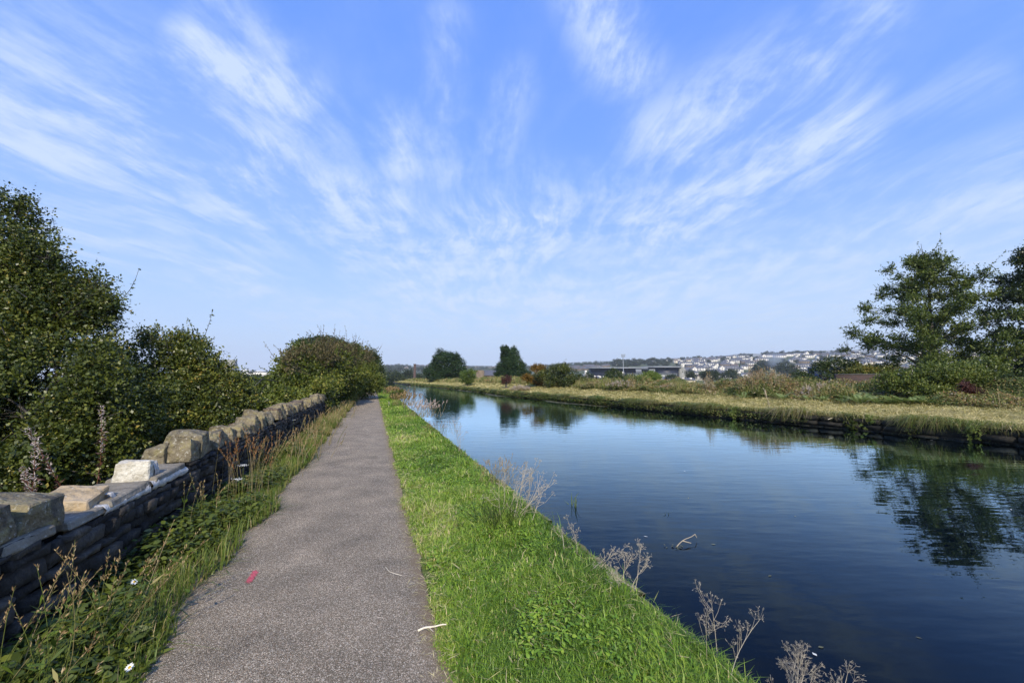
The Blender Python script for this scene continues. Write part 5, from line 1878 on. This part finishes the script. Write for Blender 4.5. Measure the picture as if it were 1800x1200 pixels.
s, t = rt(910, 915)
umbel_clump('dead_hogweed', s, t, 13, .62, 'fan of bleached dead stems in the grass at the middle of the bank', 701, lean=.38, leanv=(.1, 0), rad=.0042, spread=.10)
s, t = rt(875, 925)
grass_clump('sedge_tuft', s, t, 110, .32, 'dark coarse sedge tuft at the foot of the bleached stem fan', M['seed'], 711, lean=.6, spread=.14, heads=False, tintb=.28, rad=.0028)
s, t = rt(1075, 985)
umbel_clump('dead_hogweed', s, min(t, 1.93), 4, .34, 'flattened dead stems hanging over the stone edging', 702, lean=.55, leanv=(.55, .1), rad=.0035, spread=.14)
s, t = rt(1130, 1030)
umbel_clump('dead_hogweed', s, min(t, 1.93), 6, .30, 'short broken dead stalks on the stone edging', 703, lean=.5, leanv=(.2, 0), rad=.003, spread=.10)
s, t = rt(1255, 1190)
umbel_clump('dead_hogweed', s, min(t, 1.92), 3, .40, 'tall branching dead stem at the photo bottom over dark water', 704, lean=.28, leanv=(.12, .1), rad=.0024, spread=.10, twigs=6)
s, t = rt(1380, 1260)
umbel_clump('dead_hogweed', s, min(t, 1.93), 5, .20, 'low brushy dead stems beside the tall branching one', 705, lean=.3, leanv=(.35, .15), rad=.0019, spread=.17, twigs=6)
s, t = rt(1440, 1275)
umbel_clump('dead_hogweed', s, 1.95, 4, .27, 'pale dead stems nearest the photo corner over the water', 706, lean=.3, leanv=(.5, .2), rad=.0019, spread=.12, twigs=6)
s, t = rt(880, 850)
grass_clump('dry_grass', s, min(t, 1.9), 60, .42, 'wispy bleached grass hanging over the water', M['seed'], 712, lean=.4, spread=.14, leanv=(.25, .05), tintb=.95)
s, t = rt(815, 795)
umbel_clump('seeding_weed', s, min(t, 1.9), 4, .75, 'thin upright seeding weed alone against the bright water', 707, lean=.14, rad=.004, spread=.06, tintb=.2)
s, t = rt(780, 762)
grass_clump('seeding_weed', s, min(t, 1.9), 60, .38, 'dark reddish weed tuft on the bank edge further on', M['rust'], 713, lean=.35, spread=.25, tintb=.6, rad=.003)
for i, (px_, py_, lb) in enumerate(((745, 733, 'purplish dry weed tuft on the narrowing bank'), (715, 712, 'straw coloured reed clump leaning over the far water'), (700, 700, 'bleached reed clump further along the bank'), (690, 692, 'dry reed clump before the canal bend'))):
    s, t = rt(px_, py_)
    grass_clump('reed_clump', s, min(t, 1.95), 80, .8, lb, M['plume'] if i == 0 else M['seed'], 720 + i, lean=.25, spread=.4, leanv=(.2, -.1), tintb=.9, rad=.005 + i * .003, headsc=3 + i)
for i, (s, lb) in enumerate(((34, 'green leafy weed on the bank by the first reeds'), (50, 'dark leafy weed on the bank near the hawthorn'))):
    x0, y0 = st2xy(s, 1.85)
    gl = Soup()
    foliage(gl, [(x0, y0, .35, .5, 1.2, .45), (x0 - .2, y0 + 1, .3, .5, 1, .4)], 260, 8, .3, .12, .08, 740 + i, shell=(.3, 1.05), tint=.4)
    gw = Soup()
    limbs(gw, (x0, y0, 0), [(x0, y0, .4, .4, .8, .3)], .02, 745 + i, twigs=6)
    plant_thing('bank_weed', (x0, y0, 0), lb, 'weed', gl, M['leaf_bramble'], gw, crown='leaves', wood='stems')
# water plants with long green leaves
s, t = rt(960, 895)
x, y = st2xy(s, 2.55)
for i, (px_, py_, lb) in enumerate(((1010, 890, 'small green reed shoot standing in the water'), (1170, 905, 'faint floating reed leaf pair on the open water'))):
    p = PZ(px_, py_, WATER)
    g = Soup()
    m = 9 if i == 0 else 4
    az = r.uniform(0, 6.28, m)
    blades(g, np.full(m, p[0]) + r.normal(0, .04, m), np.full(m, p[1]) + r.normal(0, .04, m), np.full(m, WATER - .02), r.uniform(.12, .3, m) * (1 if i == 0 else .4), np.full(m, .012), .7, r, np.full(m, .5), az=az)
    o = g.build('reed_shoot', M['long_grass'], None, (p[0], p[1], WATER))
    tag(o, lb, 'reed')

# branch floating in the canal, twig and straw on the path, red paint dash
a, b = PZ(1188, 962, WATER), PZ(1222, 950, WATER)
e = empty('floating_branch', (a[0], a[1], WATER), 'thin pale branch poking out of the open water', 'branch')
g = Soup()
p0 = a + [0, 0, .0]
p1 = b + [0, 0, .10]
u = np.linspace(0, 1, 7)
pts = p0 + (p1 - p0) * u[:, None] + np.array([0, 0, .02]) * np.sin(u * 5)[:, None]
g.tube(pts, np.linspace(.006, .004, 7), 5, .2)
g.tube([pts[-1], pts[-1] + np.array([.03, .02, -.05])], [.006, .003], 4, .5)
g.tube([pts[2], pts[2] + np.array([.10, -.02, -.02])], [.007, .004], 4, .3)
g.build('stem', M['dry_stem'], e, e.location)
g = Soup()
n = 14
P = pts[0] + np.stack([r.normal(0, .05, n), r.normal(0, .03, n), r.uniform(.002, .02, n)], -1)
leaf_quads(g, P, unit(r.normal(size=(n, 3)) * [1, 1, .2]), np.tile([0, 0, 1.], (n, 1)), .05, .015, .3)
g.build('debris', M['scum'], e, e.location)
a, b = PZ(735, 1110, .02), PZ(785, 1098, .02)
g = Soup()
u = np.linspace(0, 1, 8)
g.tube(a + (b - a) * u[:, None] + np.stack([0 * u, .012 * np.sin(u * 4), .008 + .004 * np.sin(u * 9)], -1), np.linspace(.0075, .004, 8), 6, .95)
m = a + (b - a) * .4
g.tube([m + [0, 0, .006], m + [.03, -.035, .006]], [.003, .002], 4, .9)
tag(g.build('stick', M['dry_stem'], None, tuple(a), smooth_=True), 'pale broken stick lying across the right edge of the path', 'stick')
pp = [PZ(*q, .034) for q in ((678, 996), (684, 1004), (696, 1008), (706, 1011))]
g = Soup()
g.tube(pp, [.0022, .0022, .003, .002], 4, .95)
tag(g.build('straw', M['dry_stem'], None, tuple(pp[0])), 'bent pale straw lying on the tarmac', 'straw')
g = Soup()
cs = [PZ(*q, .036) for q in ((430, 1022), (441, 1023), (457, 1000), (446, 998))]
nu, nv = 60, 22
P = []
F = []
k = 0
for i in range(nu):
    for j in range(nv):
        u0, u1, v0, v1 = i / nu, (i + 1) / nu, j / nv, (j + 1) / nv
        q = abs((j + .5) / nv - .5) * 2
        en = abs((i + .5) / nu - .5) * 2
        if r.random() < .22 + .5 * max(q - .5, 0) * 2 + .6 * max(en - .7, 0) * 3 + .35 * float(vnoise(i * .5, j * .6, 3)):
            continue
        for (uu, vv) in ((u0, v0), (u0, v1), (u1, v1), (u1, v0)):
            w0 = cs[0] * (1 - vv) + cs[1] * vv
            w1 = cs[3] * (1 - vv) + cs[2] * vv
            P.append(w0 * (1 - uu) + w1 * uu)
        F.append((k, k + 1, k + 2, k + 3))
        k += 4
P = np.array(P)
sp_, tp__ = xy2st(P[:, 0], P[:, 1])
fr_ = (tp__ - T_PL) / (T_PR - T_PL)
P[:, 2] = np.maximum(zg(sp_, tp__), -.02) + .006 + .022 * (1 - (2 * fr_ - 1) ** 2) + .004
g.add(P, F)
tag(g.build('paint_mark', M['red_paint'], None, tuple(P[0])), 'worn pinkish red paint dash sprayed on the tarmac', 'paint mark')

# ------------------------------------------------------------------ far bank: hay, overhang, scum, bracken
r = np.random.default_rng(431)
g = Soup()
for s0, s1, dens, L, wd in ((-3, 10, 420, .20, .010), (10, 25, 300, .22, .014), (25, 50, 150, .28, .025), (50, 110, 45, .4, .06), (110, 220, 10, .8, .14)):
    n = int((s1 - s0) * 7 * dens)
    s, w = r.uniform(s0, s1, n), r.uniform(-.05, 7.0, n)
    t = tR(s) + w
    x, y = st2xy(s, t)
    cl_ = vnoise(s * 2.2, w * 3.2, 41)
    P = np.stack([x, y, zg(s, t) + r.uniform(.0, .10, n) * (1 + .8 * cl_)], -1)
    az = r.normal(0, .8, n) + np.where(r.random(n) < .5, 0, math.pi)
    D = unit(np.stack([np.cos(az), np.sin(az), r.normal(.05, .25, n)], -1))
    tint = .54 + .20 * cl_ + .18 * vnoise(s * .6, w * 1.1, 42) + r.normal(0, .22, n) - .15 * (w < .5)
    leaf_quads(g, P, D, unit(np.stack([r.normal(0, .4, n), r.normal(0, .4, n), np.ones(n)], -1)), L * r.uniform(.5, 1.3, n), wd * r.uniform(.7, 1.4, n), np.clip(tint, 0, 1))
nc = 2600
sc_, wc_ = np.concatenate([r.uniform(0, 30, 1700), r.uniform(30, 90, 900)]), np.where(r.random(nc) < .45, r.uniform(-.08, .5, nc), r.uniform(0, 7, nc))
kk = 26
s = np.repeat(sc_, kk) + r.normal(0, .12, nc * kk)
w = np.repeat(wc_, kk) + r.normal(0, .08, nc * kk)
x, y = st2xy(s, tR(s) + w)
sz = np.repeat(r.uniform(.5, 1.5, nc), kk) * (1 + s * .006)
blades(g, x, y, zg(s, tR(s) + np.maximum(w, .03)), sz * r.uniform(.06, .26, nc * kk), .008 + .0005 * s, .45, r, np.repeat(r.uniform(.10, .95, nc), kk) + r.normal(0, .12, nc * kk), curl=1.6, lean0=.45)
tag(g.build('mown_hay', M['hay']), kind='stuff')
g = Soup()
for s0, s1, dens, wd in ((-3, 10, 700, .009), (10, 25, 520, .013), (25, 50, 260, .024), (50, 110, 80, .06), (110, 200, 24, .13)):
    n = int((s1 - s0) * dens * 1.5)
    s = r.uniform(s0, s1, n)
    amt = vnoise(s * 1.3, s * 0, 43)
    kp = r.random(n) < .50 + .65 * amt
    s, amt = s[kp], amt[kp]
    n = len(s)
    w = r.uniform(-.02, .55, n) ** 1.0
    t = tR(s) + w
    x, y = st2xy(s, t)
    z = zg(s, t) + .02
    L = r.uniform(.10, .40, n) * (.8 + .9 * np.clip(amt, -.6, 1))
    # arching out over the wall and down
    dirx, diry = -UT[0], -UT[1]
    jit = r.normal(0, .75, (2, n))
    P0 = np.stack([x, y, z], -1)
    o1 = np.stack([(dirx + jit[0]) * .45, (diry + jit[1]) * .45, np.full(n, .45)], -1)
    o2 = np.stack([(dirx + jit[0]) * .95, (diry + jit[1]) * .95, r.uniform(-.8, .35, n)], -1)
    az = np.arctan2(diry + jit[1], dirx + jit[0])
    sd = np.stack([-np.sin(az), np.cos(az), 0 * az], -1) * (wd * .5)
    mid, tip = P0 + o1 * L[:, None], P0 + o2 * L[:, None]
    V = np.stack([P0 - sd, P0 + sd, mid - sd, mid + sd, tip - sd * .1, tip + sd * .1], 1)
    b = np.arange(n)[:, None] * 6
    F = np.concatenate([b + np.array([[0, 1, 3, 2]]), b + np.array([[2, 3, 5, 4]])], 0)
    gr_ = vnoise(s * .7, s * 0, 44)
    tint = np.clip(.74 + .14 * gr_ + r.normal(0, .15, n) - .12 * smooth((s - 14) / 12), 0, 1)
    g.add(V.reshape(-1, 3), F, np.repeat(tint, 6))
tag(g.build('overhanging_grass', M['long_grass']), kind='stuff')
# leafy growth on the wall face further off and here and there nearer
g = Soup()
n = 26000
s = np.concatenate([r.uniform(9, 50, n // 2), r.uniform(30, 140, n // 2)])
kp = (vnoise(s * .8, s * 0, 45) > .55 - 1.1 * smooth((s - 8) / 10))
s = s[kp]
n = len(s)
w = r.uniform(-.30, .25, n)
t = tR(s) + w
x, y = st2xy(s, t)
P = np.stack([x, y, WATER + .05 + (r.random(n) ** .8) * (.52 - .2 * (w < -.1))], -1)
D = unit(np.stack([r.normal(0, 1, n) - .3, r.normal(0, 1, n) - .2, r.normal(.1, .4, n)], -1))
sz = .05 + .0022 * s
leaf_quads(g, P, D, unit(r.normal(0, .5, (n, 3)) + [-.3, -.4, .7]), sz * r.uniform(.6, 1.5, n), sz * r.uniform(.4, .8, n), np.clip(.30 + .3 * vnoise(s * 1.1, s * 0, 46) + r.normal(0, .2, n), 0, 1))
tag(g.build('bank_face_weeds', M['leaf_mix']), kind='stuff')
# floating weed and scum along the far bank
g = Soup()
for s0, s1, n, sz in ((2, 26, 900, .035), (26, 60, 5200, .10), (60, 130, 1600, .26)):
    s = r.uniform(s0, s1, n)
    wid = .15 + .9 * smooth((s - 22) / 8) * np.clip(.6 + vnoise(s * .35, s * 0, 47), .1, 1.6) + .2 * vnoise(s * 1.7, s * 0, 48)
    w = -np.abs(r.random(n)) * np.maximum(wid, .06) - .06
    t = tR(s) + w
    x, y = st2xy(s, t)
    P = np.stack([x, y, np.full(n, WATER + .004) + r.uniform(0, .012, n)], -1)
    az = r.uniform(0, 6.28, n)
    D = np.stack([np.cos(az), np.sin(az), 0 * az], -1)
    tint = r.uniform(0, .85, n)
    tint[r.random(n) < .01] = 1
    leaf_quads(g, P, D, unit(np.stack([r.normal(0, .12, n), r.normal(0, .12, n), np.ones(n)], -1)), sz * r.uniform(.5, 2.2, n), sz * r.uniform(.4, 1.2, n), tint, fold=.02)
n = 150
s = r.uniform(2, 45, n)
f = r.random(n)
t = 2.3 + f * (tR(s) - 2.8)
x, y = st2xy(s, t)
az = r.uniform(0, 6.28, n)
leaf_quads(g, np.stack([x, y, np.full(n, WATER + .004)], -1), np.stack([np.cos(az), np.sin(az), 0 * az], -1), np.tile([0, 0, 1.], (n, 1)), r.uniform(.02, .06, n) * (1 + s * .02), r.uniform(.012, .03, n) * (1 + s * .02), np.where(r.random(n) < .3, 1, r.uniform(.2, .9, n)), fold=.02)
tag(g.build('floating_weeds', M['scum']), kind='stuff')

# band of mixed herbs behind the mown strip
g = Soup()
for s0, s1, dens, lf in ((-6, 12, 1300, .085), (12, 30, 850, .11), (30, 60, 330, .16), (60, 120, 90, .28), (120, 230, 20, .6)):
    n = int((s1 - s0) * 4.5 * dens)
    s, w = r.uniform(s0, s1, n), 5.3 + 5.2 * r.random(n) ** 1.3
    t = tR(s) + w
    cl_ = vnoise(s * .9, w * 1.4, 51)
    x, y = st2xy(s, t)
    hmax = np.clip(.86 + .42 * vnoise(s * 1.3, w * 1.8, 56) + .40 * vnoise(s * .45, w * .6, 52), .15, 1.6) * (.25 + .75 * smooth((w - 5.0 - .6 * vnoise(s * 1.4, s * 0, 58)) / 2.2))
    P = np.stack([x, y, zg(s, t) + r.random(n) ** .7 * np.maximum(hmax, .08)], -1)
    D = unit(np.stack([r.normal(0, 1, n), r.normal(0, 1, n), r.normal(.25, .5, n)], -1))
    tint = .46 + .30 * vnoise(s * .9 + 3, w * 1.3, 53) + r.normal(0, .20, n)
    rusty = (vnoise(s * 1.3, w * 1.9 + 3, 54) > .45) & (r.random(n) < .75)
    tint = np.where(rusty, r.uniform(.55, .95, n), tint)
    leaf_quads(g, P, D, unit(r.normal(0, .6, (n, 3)) + [0, -.3, .7]), lf * r.uniform(.6, 1.6, n), lf * r.uniform(.3, .7, n), np.clip(tint, 0, 1))
tag(g.build('far_bank_weeds', M['leaf_mix']), kind='stuff')
g = Soup()
for s0, s1, dens, wd in ((-6, 12, 150, .010), (12, 30, 130, .016), (30, 70, 90, .03), (70, 220, 45, .09)):
    n = int((s1 - s0) * 4.5 * dens)
    s, w = r.uniform(s0, s1, n), r.uniform(5.2, 10.5, n)
    kp = vnoise(s * .55, w * .8, 55) > 0
    s, w = s[kp], w[kp]
    n = len(s)
    t = tR(s) + w
    x, y = st2xy(s, t)
    blades(g, x, y, zg(s, t), r.uniform(.5, 1.2, n), wd * r.uniform(.7, 1.3, n), .35, r, np.clip(.75 + r.normal(0, .2, n), 0, 1))
tag(g.build('far_bank_grass', M['long_grass']), kind='stuff')


def fern_plant(seed, nf=8, L=.75):
    rr = np.random.default_rng(seed)
    g = Soup()
    for i in range(nf):
        az = i * 6.283 / nf + rr.normal(0, .25)
        l = L * rr.uniform(.7, 1.1)
        u = np.linspace(0, 1, 8)
        el = rr.uniform(.75, 1.3)
        rad = u * l * math.cos(el) + u ** 2 * l * .35
        zz_ = u * l * math.sin(el) - u ** 2.4 * l * .35
        pts = np.stack([np.cos(az) * rad, np.sin(az) * rad, zz_], -1)
        tn = rr.uniform(.3, .75)
        g.tube(pts, np.linspace(.006, .002, 8), 3, tn)
        m = 26
        uu = np.linspace(.15, .99, m)
        P = np.stack([np.interp(uu, u, pts[:, k]) for k in range(3)], -1)
        tg = unit(np.gradient(P, axis=0))
        sd = np.cross(tg, [0, 0, 1])
        ln = l * .30 * np.sin(np.clip(uu * 1.05, 0, 1) * math.pi) ** .7 * (1.15 - uu * .6) + .01
        for sg in (-1, 1):
            leaf_quads(g, P, unit(sd * sg + tg * .45), unit(np.cross(sd, tg) + rr.normal(0, .12, (m, 3))), ln, ln * .06 + .006, np.clip(tn + rr.normal(0, .08, m), 0, 1), fold=.04)
    return g


FERN = None
rf_ = np.random.default_rng(88)
spots = [(1510, 690, 1.15), (1585, 690, .8), (1570, 683, .9), (1605, 682, 1.0), (1660, 690, .8), (1690, 695, .9), (1720, 693, .9), (1752, 690, 1.0), (1780, 693, 1.0), (1800, 690, 1.1), (1630, 688, .8), (1480, 692, .7), (1445, 690, .7), (1420, 690, .8), (1540, 684, .9), (1305, 686, .7), (1375, 690, .8), (1830, 695, 1.0), (1740, 700, .7)]
for i, (px_, py_, sc) in enumerate(spots):
    dd_ = np.interp(px_, [1300, 1500, 1650, 1830], [25.5, 20.2, 18.3, 17.0])
    x = (px_ - 900) / 703 * dd_
    z = gz_xy(x, dd_)
    if FERN is None:
        FERN = fern_plant(900, 9, 1.05).build('bracken_fern', M['fern'])
        tag(FERN, 'tall pale green fern standing alone before the herb band', 'fern')
        o = FERN
    else:
        o = FERN.copy()
        COL.objects.link(o)
        o['label'] = 'green bracken fern in the herb band behind the mown strip'
        o['group'] = 'bracken ferns on the far bank'
    o.location = (float(x), float(dd_), z)
    o.rotation_euler = (0, 0, rf_.uniform(0, 6.28))
    o.scale = (sc, sc, sc * rf_.uniform(.75, 1.05))

# dome of willowherb gone to plume, and smaller pinkish thickets
def thicket(px_, d, wid, hgt, label, seed, n=260, plume=.5, cat='thicket', tint=.55):
    rr = np.random.default_rng(seed)
    x0 = (px_ - 900) / 703 * d
    z0 = gz_xy(x0, d)
    e = empty('willowherb_thicket', (x0, d, z0), label, cat)
    gs, gl_, gp3 = Soup(), Soup(), Soup()
    for _ in range(n):
        a = rr.uniform(0, 6.28)
        q = rr.random() ** .5
        bx, by = math.cos(a) * q * wid, math.sin(a) * q * wid * .8
        h = hgt * (1 - .55 * q ** 2) * rr.uniform(.8, 1.08)
        tipv = np.array([bx * 1.12 + rr.normal(0, .08), by * 1.12 + rr.normal(0, .08), h])
        b0 = np.array([bx * .8, by * .8, 0])
        u = np.linspace(0, 1, 4)
        pts = b0 + (tipv - b0) * u[:, None]
        gs.tube(pts, [.008, .006, .005, .003], 3, .5)
        m = 34
        uu = rr.uniform(.15, .9, m)
        P = b0 + (tipv - b0) * uu[:, None] + rr.normal(0, .05, (m, 3))
        leaf_quads(gl_, P, unit(np.stack([rr.normal(size=m), rr.normal(size=m), rr.normal(.2, .4, m)], -1)), unit(rr.normal(size=(m, 3)) + [0, -.4, .5]), rr.uniform(.08, .17, m), rr.uniform(.03, .06, m), np.clip(tint - .25 + rr.normal(0, .22, m) + .35 * (uu > .7), 0, 1))
        if rr.random() < plume:
            m = 12
            uu = rr.uniform(.8, 1.05, m)
            P = b0 + (tipv - b0) * uu[:, None]
            leaf_quads(gp3, P, unit(np.stack([rr.normal(0, .6, m), rr.normal(0, .6, m), np.ones(m)], -1)), unit(rr.normal(size=(m, 3))), rr.uniform(.06, .14, m), .03, rr.uniform(0, 1, m))
    gs.build('stems', M['dry_stem'], e)
    gl_.build('leaves', M['leaf_mix'], e)
    if gp3.n:
        gp3.build('plumes', M['seed'] if plume < .45 else M['plume'], e)


thicket(1345, 27, 2.0, 1.85, 'big brown green dome of seeding weeds below the smoke', 801, 420, .42)
thicket(1270, 31, 1.4, 1.05, 'lower green weeds left of the big seeding dome', 802, 200, .15, tint=.5)
thicket(1245, 30, .35, 1.55, 'tall rust brown seeding spike left of the big dome', 803, 26, .4, tint=.95)
thicket(1437, 23.5, .9, .95, 'pinkish grey plumes in front of the dark bush', 804, 110, .8, tint=.6)
thicket(1480, 23.5, .7, .85, 'pale pinkish plumes in front of the brick wall', 805, 70, .95, tint=.6)
thicket(1550, 22.5, .5, 1.0, 'pinkish plumes where the brick wall meets the hazel bush', 806, 60, .95, tint=.6)
thicket(1185, 34, 1.3, .85, 'rusty brown weeds below the end of the stadium', 807, 170, .25, tint=.85)
thicket(1220, 33, .9, .95, 'yellow green weeds below the stadium gable', 808, 110, .1, tint=.55)
thicket(1095, 38, 1.5, .9, 'grey green weeds with white seed heads below the mast', 809, 170, .5, tint=.5)
thicket(915, 48, 1.2, .8, 'pale straw weeds in front of the broader conifer', 810, 100, .9, tint=.9)
thicket(1045, 42, 1.4, .8, 'green weeds at the end of the hawthorn thicket', 811, 150, .1, tint=.5)
thicket(770, 78, 2.5, 1.0, 'rusty red weeds at the foot of the big round tree', 812, 160, .3, tint=.85)
thicket(722, 110, 2.2, 1.2, 'straw coloured weeds at the end of the mown bank', 813, 120, .9, tint=.9)
p = PD(1352, 706, 20.5)
x0, y0 = p[0], p[1]
s, t = xy2st(x0, y0)
umbel_clump('dead_thistle', float(s), float(t), 1, 1.1, 'single upright dead stalk before the big seeding dome', 821, lean=.03, rad=.022, twigs=4, spread=0, z=gz_xy(x0, y0))

# pale climbers and a bare stick hanging over the far wall
for i, (px_, py_, lb) in enumerate(((1485, 747, 'pale green climber hanging over the dark canal wall'), (1505, 742, 'dark green leafy tuft beside the pale climber'), (1705, 762, 'bright leafy climber trailing down the canal wall near the alders'), (1265, 728, 'low green weed growing at the water below the rusty spike'))):
    p = PZ(px_, py_, -.12)
    s, t = xy2st(p[0], p[1])
    t = float(tR(s)) - .14
    x0, y0 = st2xy(s, t)
    gl, gw = Soup(), Soup()
    foliage(gl, [(x0, y0, -.10, .25, .25, .28), (x0 + .1, y0, .05, .22, .2, .15)], 130, 7, .12, .055, .042, 830 + i, shell=(.2, 1.1), tint=.75 if i != 1 else .3, up=-.3)
    limbs(gw, (x0 + .1, y0 + .1, .08), [(x0, y0, -.15, .2, .2, .2)], .008, 835 + i, twigs=5)
    plant_thing('trailing_climber', (x0, y0, .08), lb, 'climber', gl, M['leaf_bright'] if i != 1 else M['leaf_bramble'], gw, crown='leaves', wood='stems')
p0, p1 = PZ(1455, 737, -.05), PZ(1472, 729, .12)
g = Soup()
p1 = p0 + np.array([1.0, .35, .22])
g.tube([p0 + [-.15, -.2, .02], (p0 + p1) / 2, p1], [.012, .014, .010], 5, .8)
tag(g.build('bare_stick', M['dry_stem'], None, tuple(p0)), 'bare pale stick jutting from the far canal wall', 'stick')

# ------------------------------------------------------------------ smoke and haze
def vol_box(name, x0, x1, y0, y1, z0, z1):
    g = Soup()
    g.box(x0, x1, y0, y1, z0, z1)
    me = g.build(name, [])
    return me


p = PD(1361, 632, 700)
e_ = bpy.data.meshes.new('smoke')
bm = bmesh.new()
bmesh.ops.create_icosphere(bm, subdivisions=3, radius=1)
for v in bm.verts:
    k = .75 + .35 * (v.co.z + 1) / 2
    v.co = (v.co.x * 20 * k + 4 * v.co.z, v.co.y * 16 * k, v.co.z * 22)
bm.to_mesh(e_)
bm.free()
sm, t, out = mat_base('smoke')
tcn = nd(t, 'ShaderNodeTexCoord')
n = nd(t, 'ShaderNodeTexNoise')
n.inputs['Scale'].default_value = .12
n.inputs['Detail'].default_value = 3
t.links.new(tcn.outputs['Object'], n.inputs['Vector'])
pv = nd(t, 'ShaderNodeVolumePrincipled')
pv.inputs['Color'].default_value = (.72, .82, 1, 1)
ln = vmth(t, 'LENGTH', vmth(t, 'MULTIPLY', tcn.outputs['Object'], (1 / 21, 1 / 17, 1 / 22)), out=1)
fall = maprange(t, ln, .2, .95, 1, 0, 'SMOOTHSTEP')
t.links.new(mth(t, 'MULTIPLY', mth(t, 'MULTIPLY', fall, maprange(t, n.outputs[0], .3, .7, .2, 1)), .045), pv.inputs['Density'])
t.links.new(pv.outputs[0], out.inputs['Volume'])
e_.materials.append(sm)
o = bpy.data.objects.new('smoke', e_)
o.location = tuple(p)
COL.objects.link(o)
tag(o, 'thin bluish bonfire smoke drifting up before the hillside trees', 'smoke', kind='stuff')

HAZE = True
if HAZE:
    hz = vol_box('haze', -9600, 9600, -4200, 9900, -40, 560)
    m, t, out = mat_base('haze')
    pv = nd(t, 'ShaderNodeVolumePrincipled')
    pv.inputs['Color'].default_value = (.80, .89, 1, 1)
    pv.inputs['Density'].default_value = .00013
    t.links.new(pv.outputs[0], out.inputs['Volume'])
    hz.data.materials.append(m)
    tag(hz, kind='stuff')
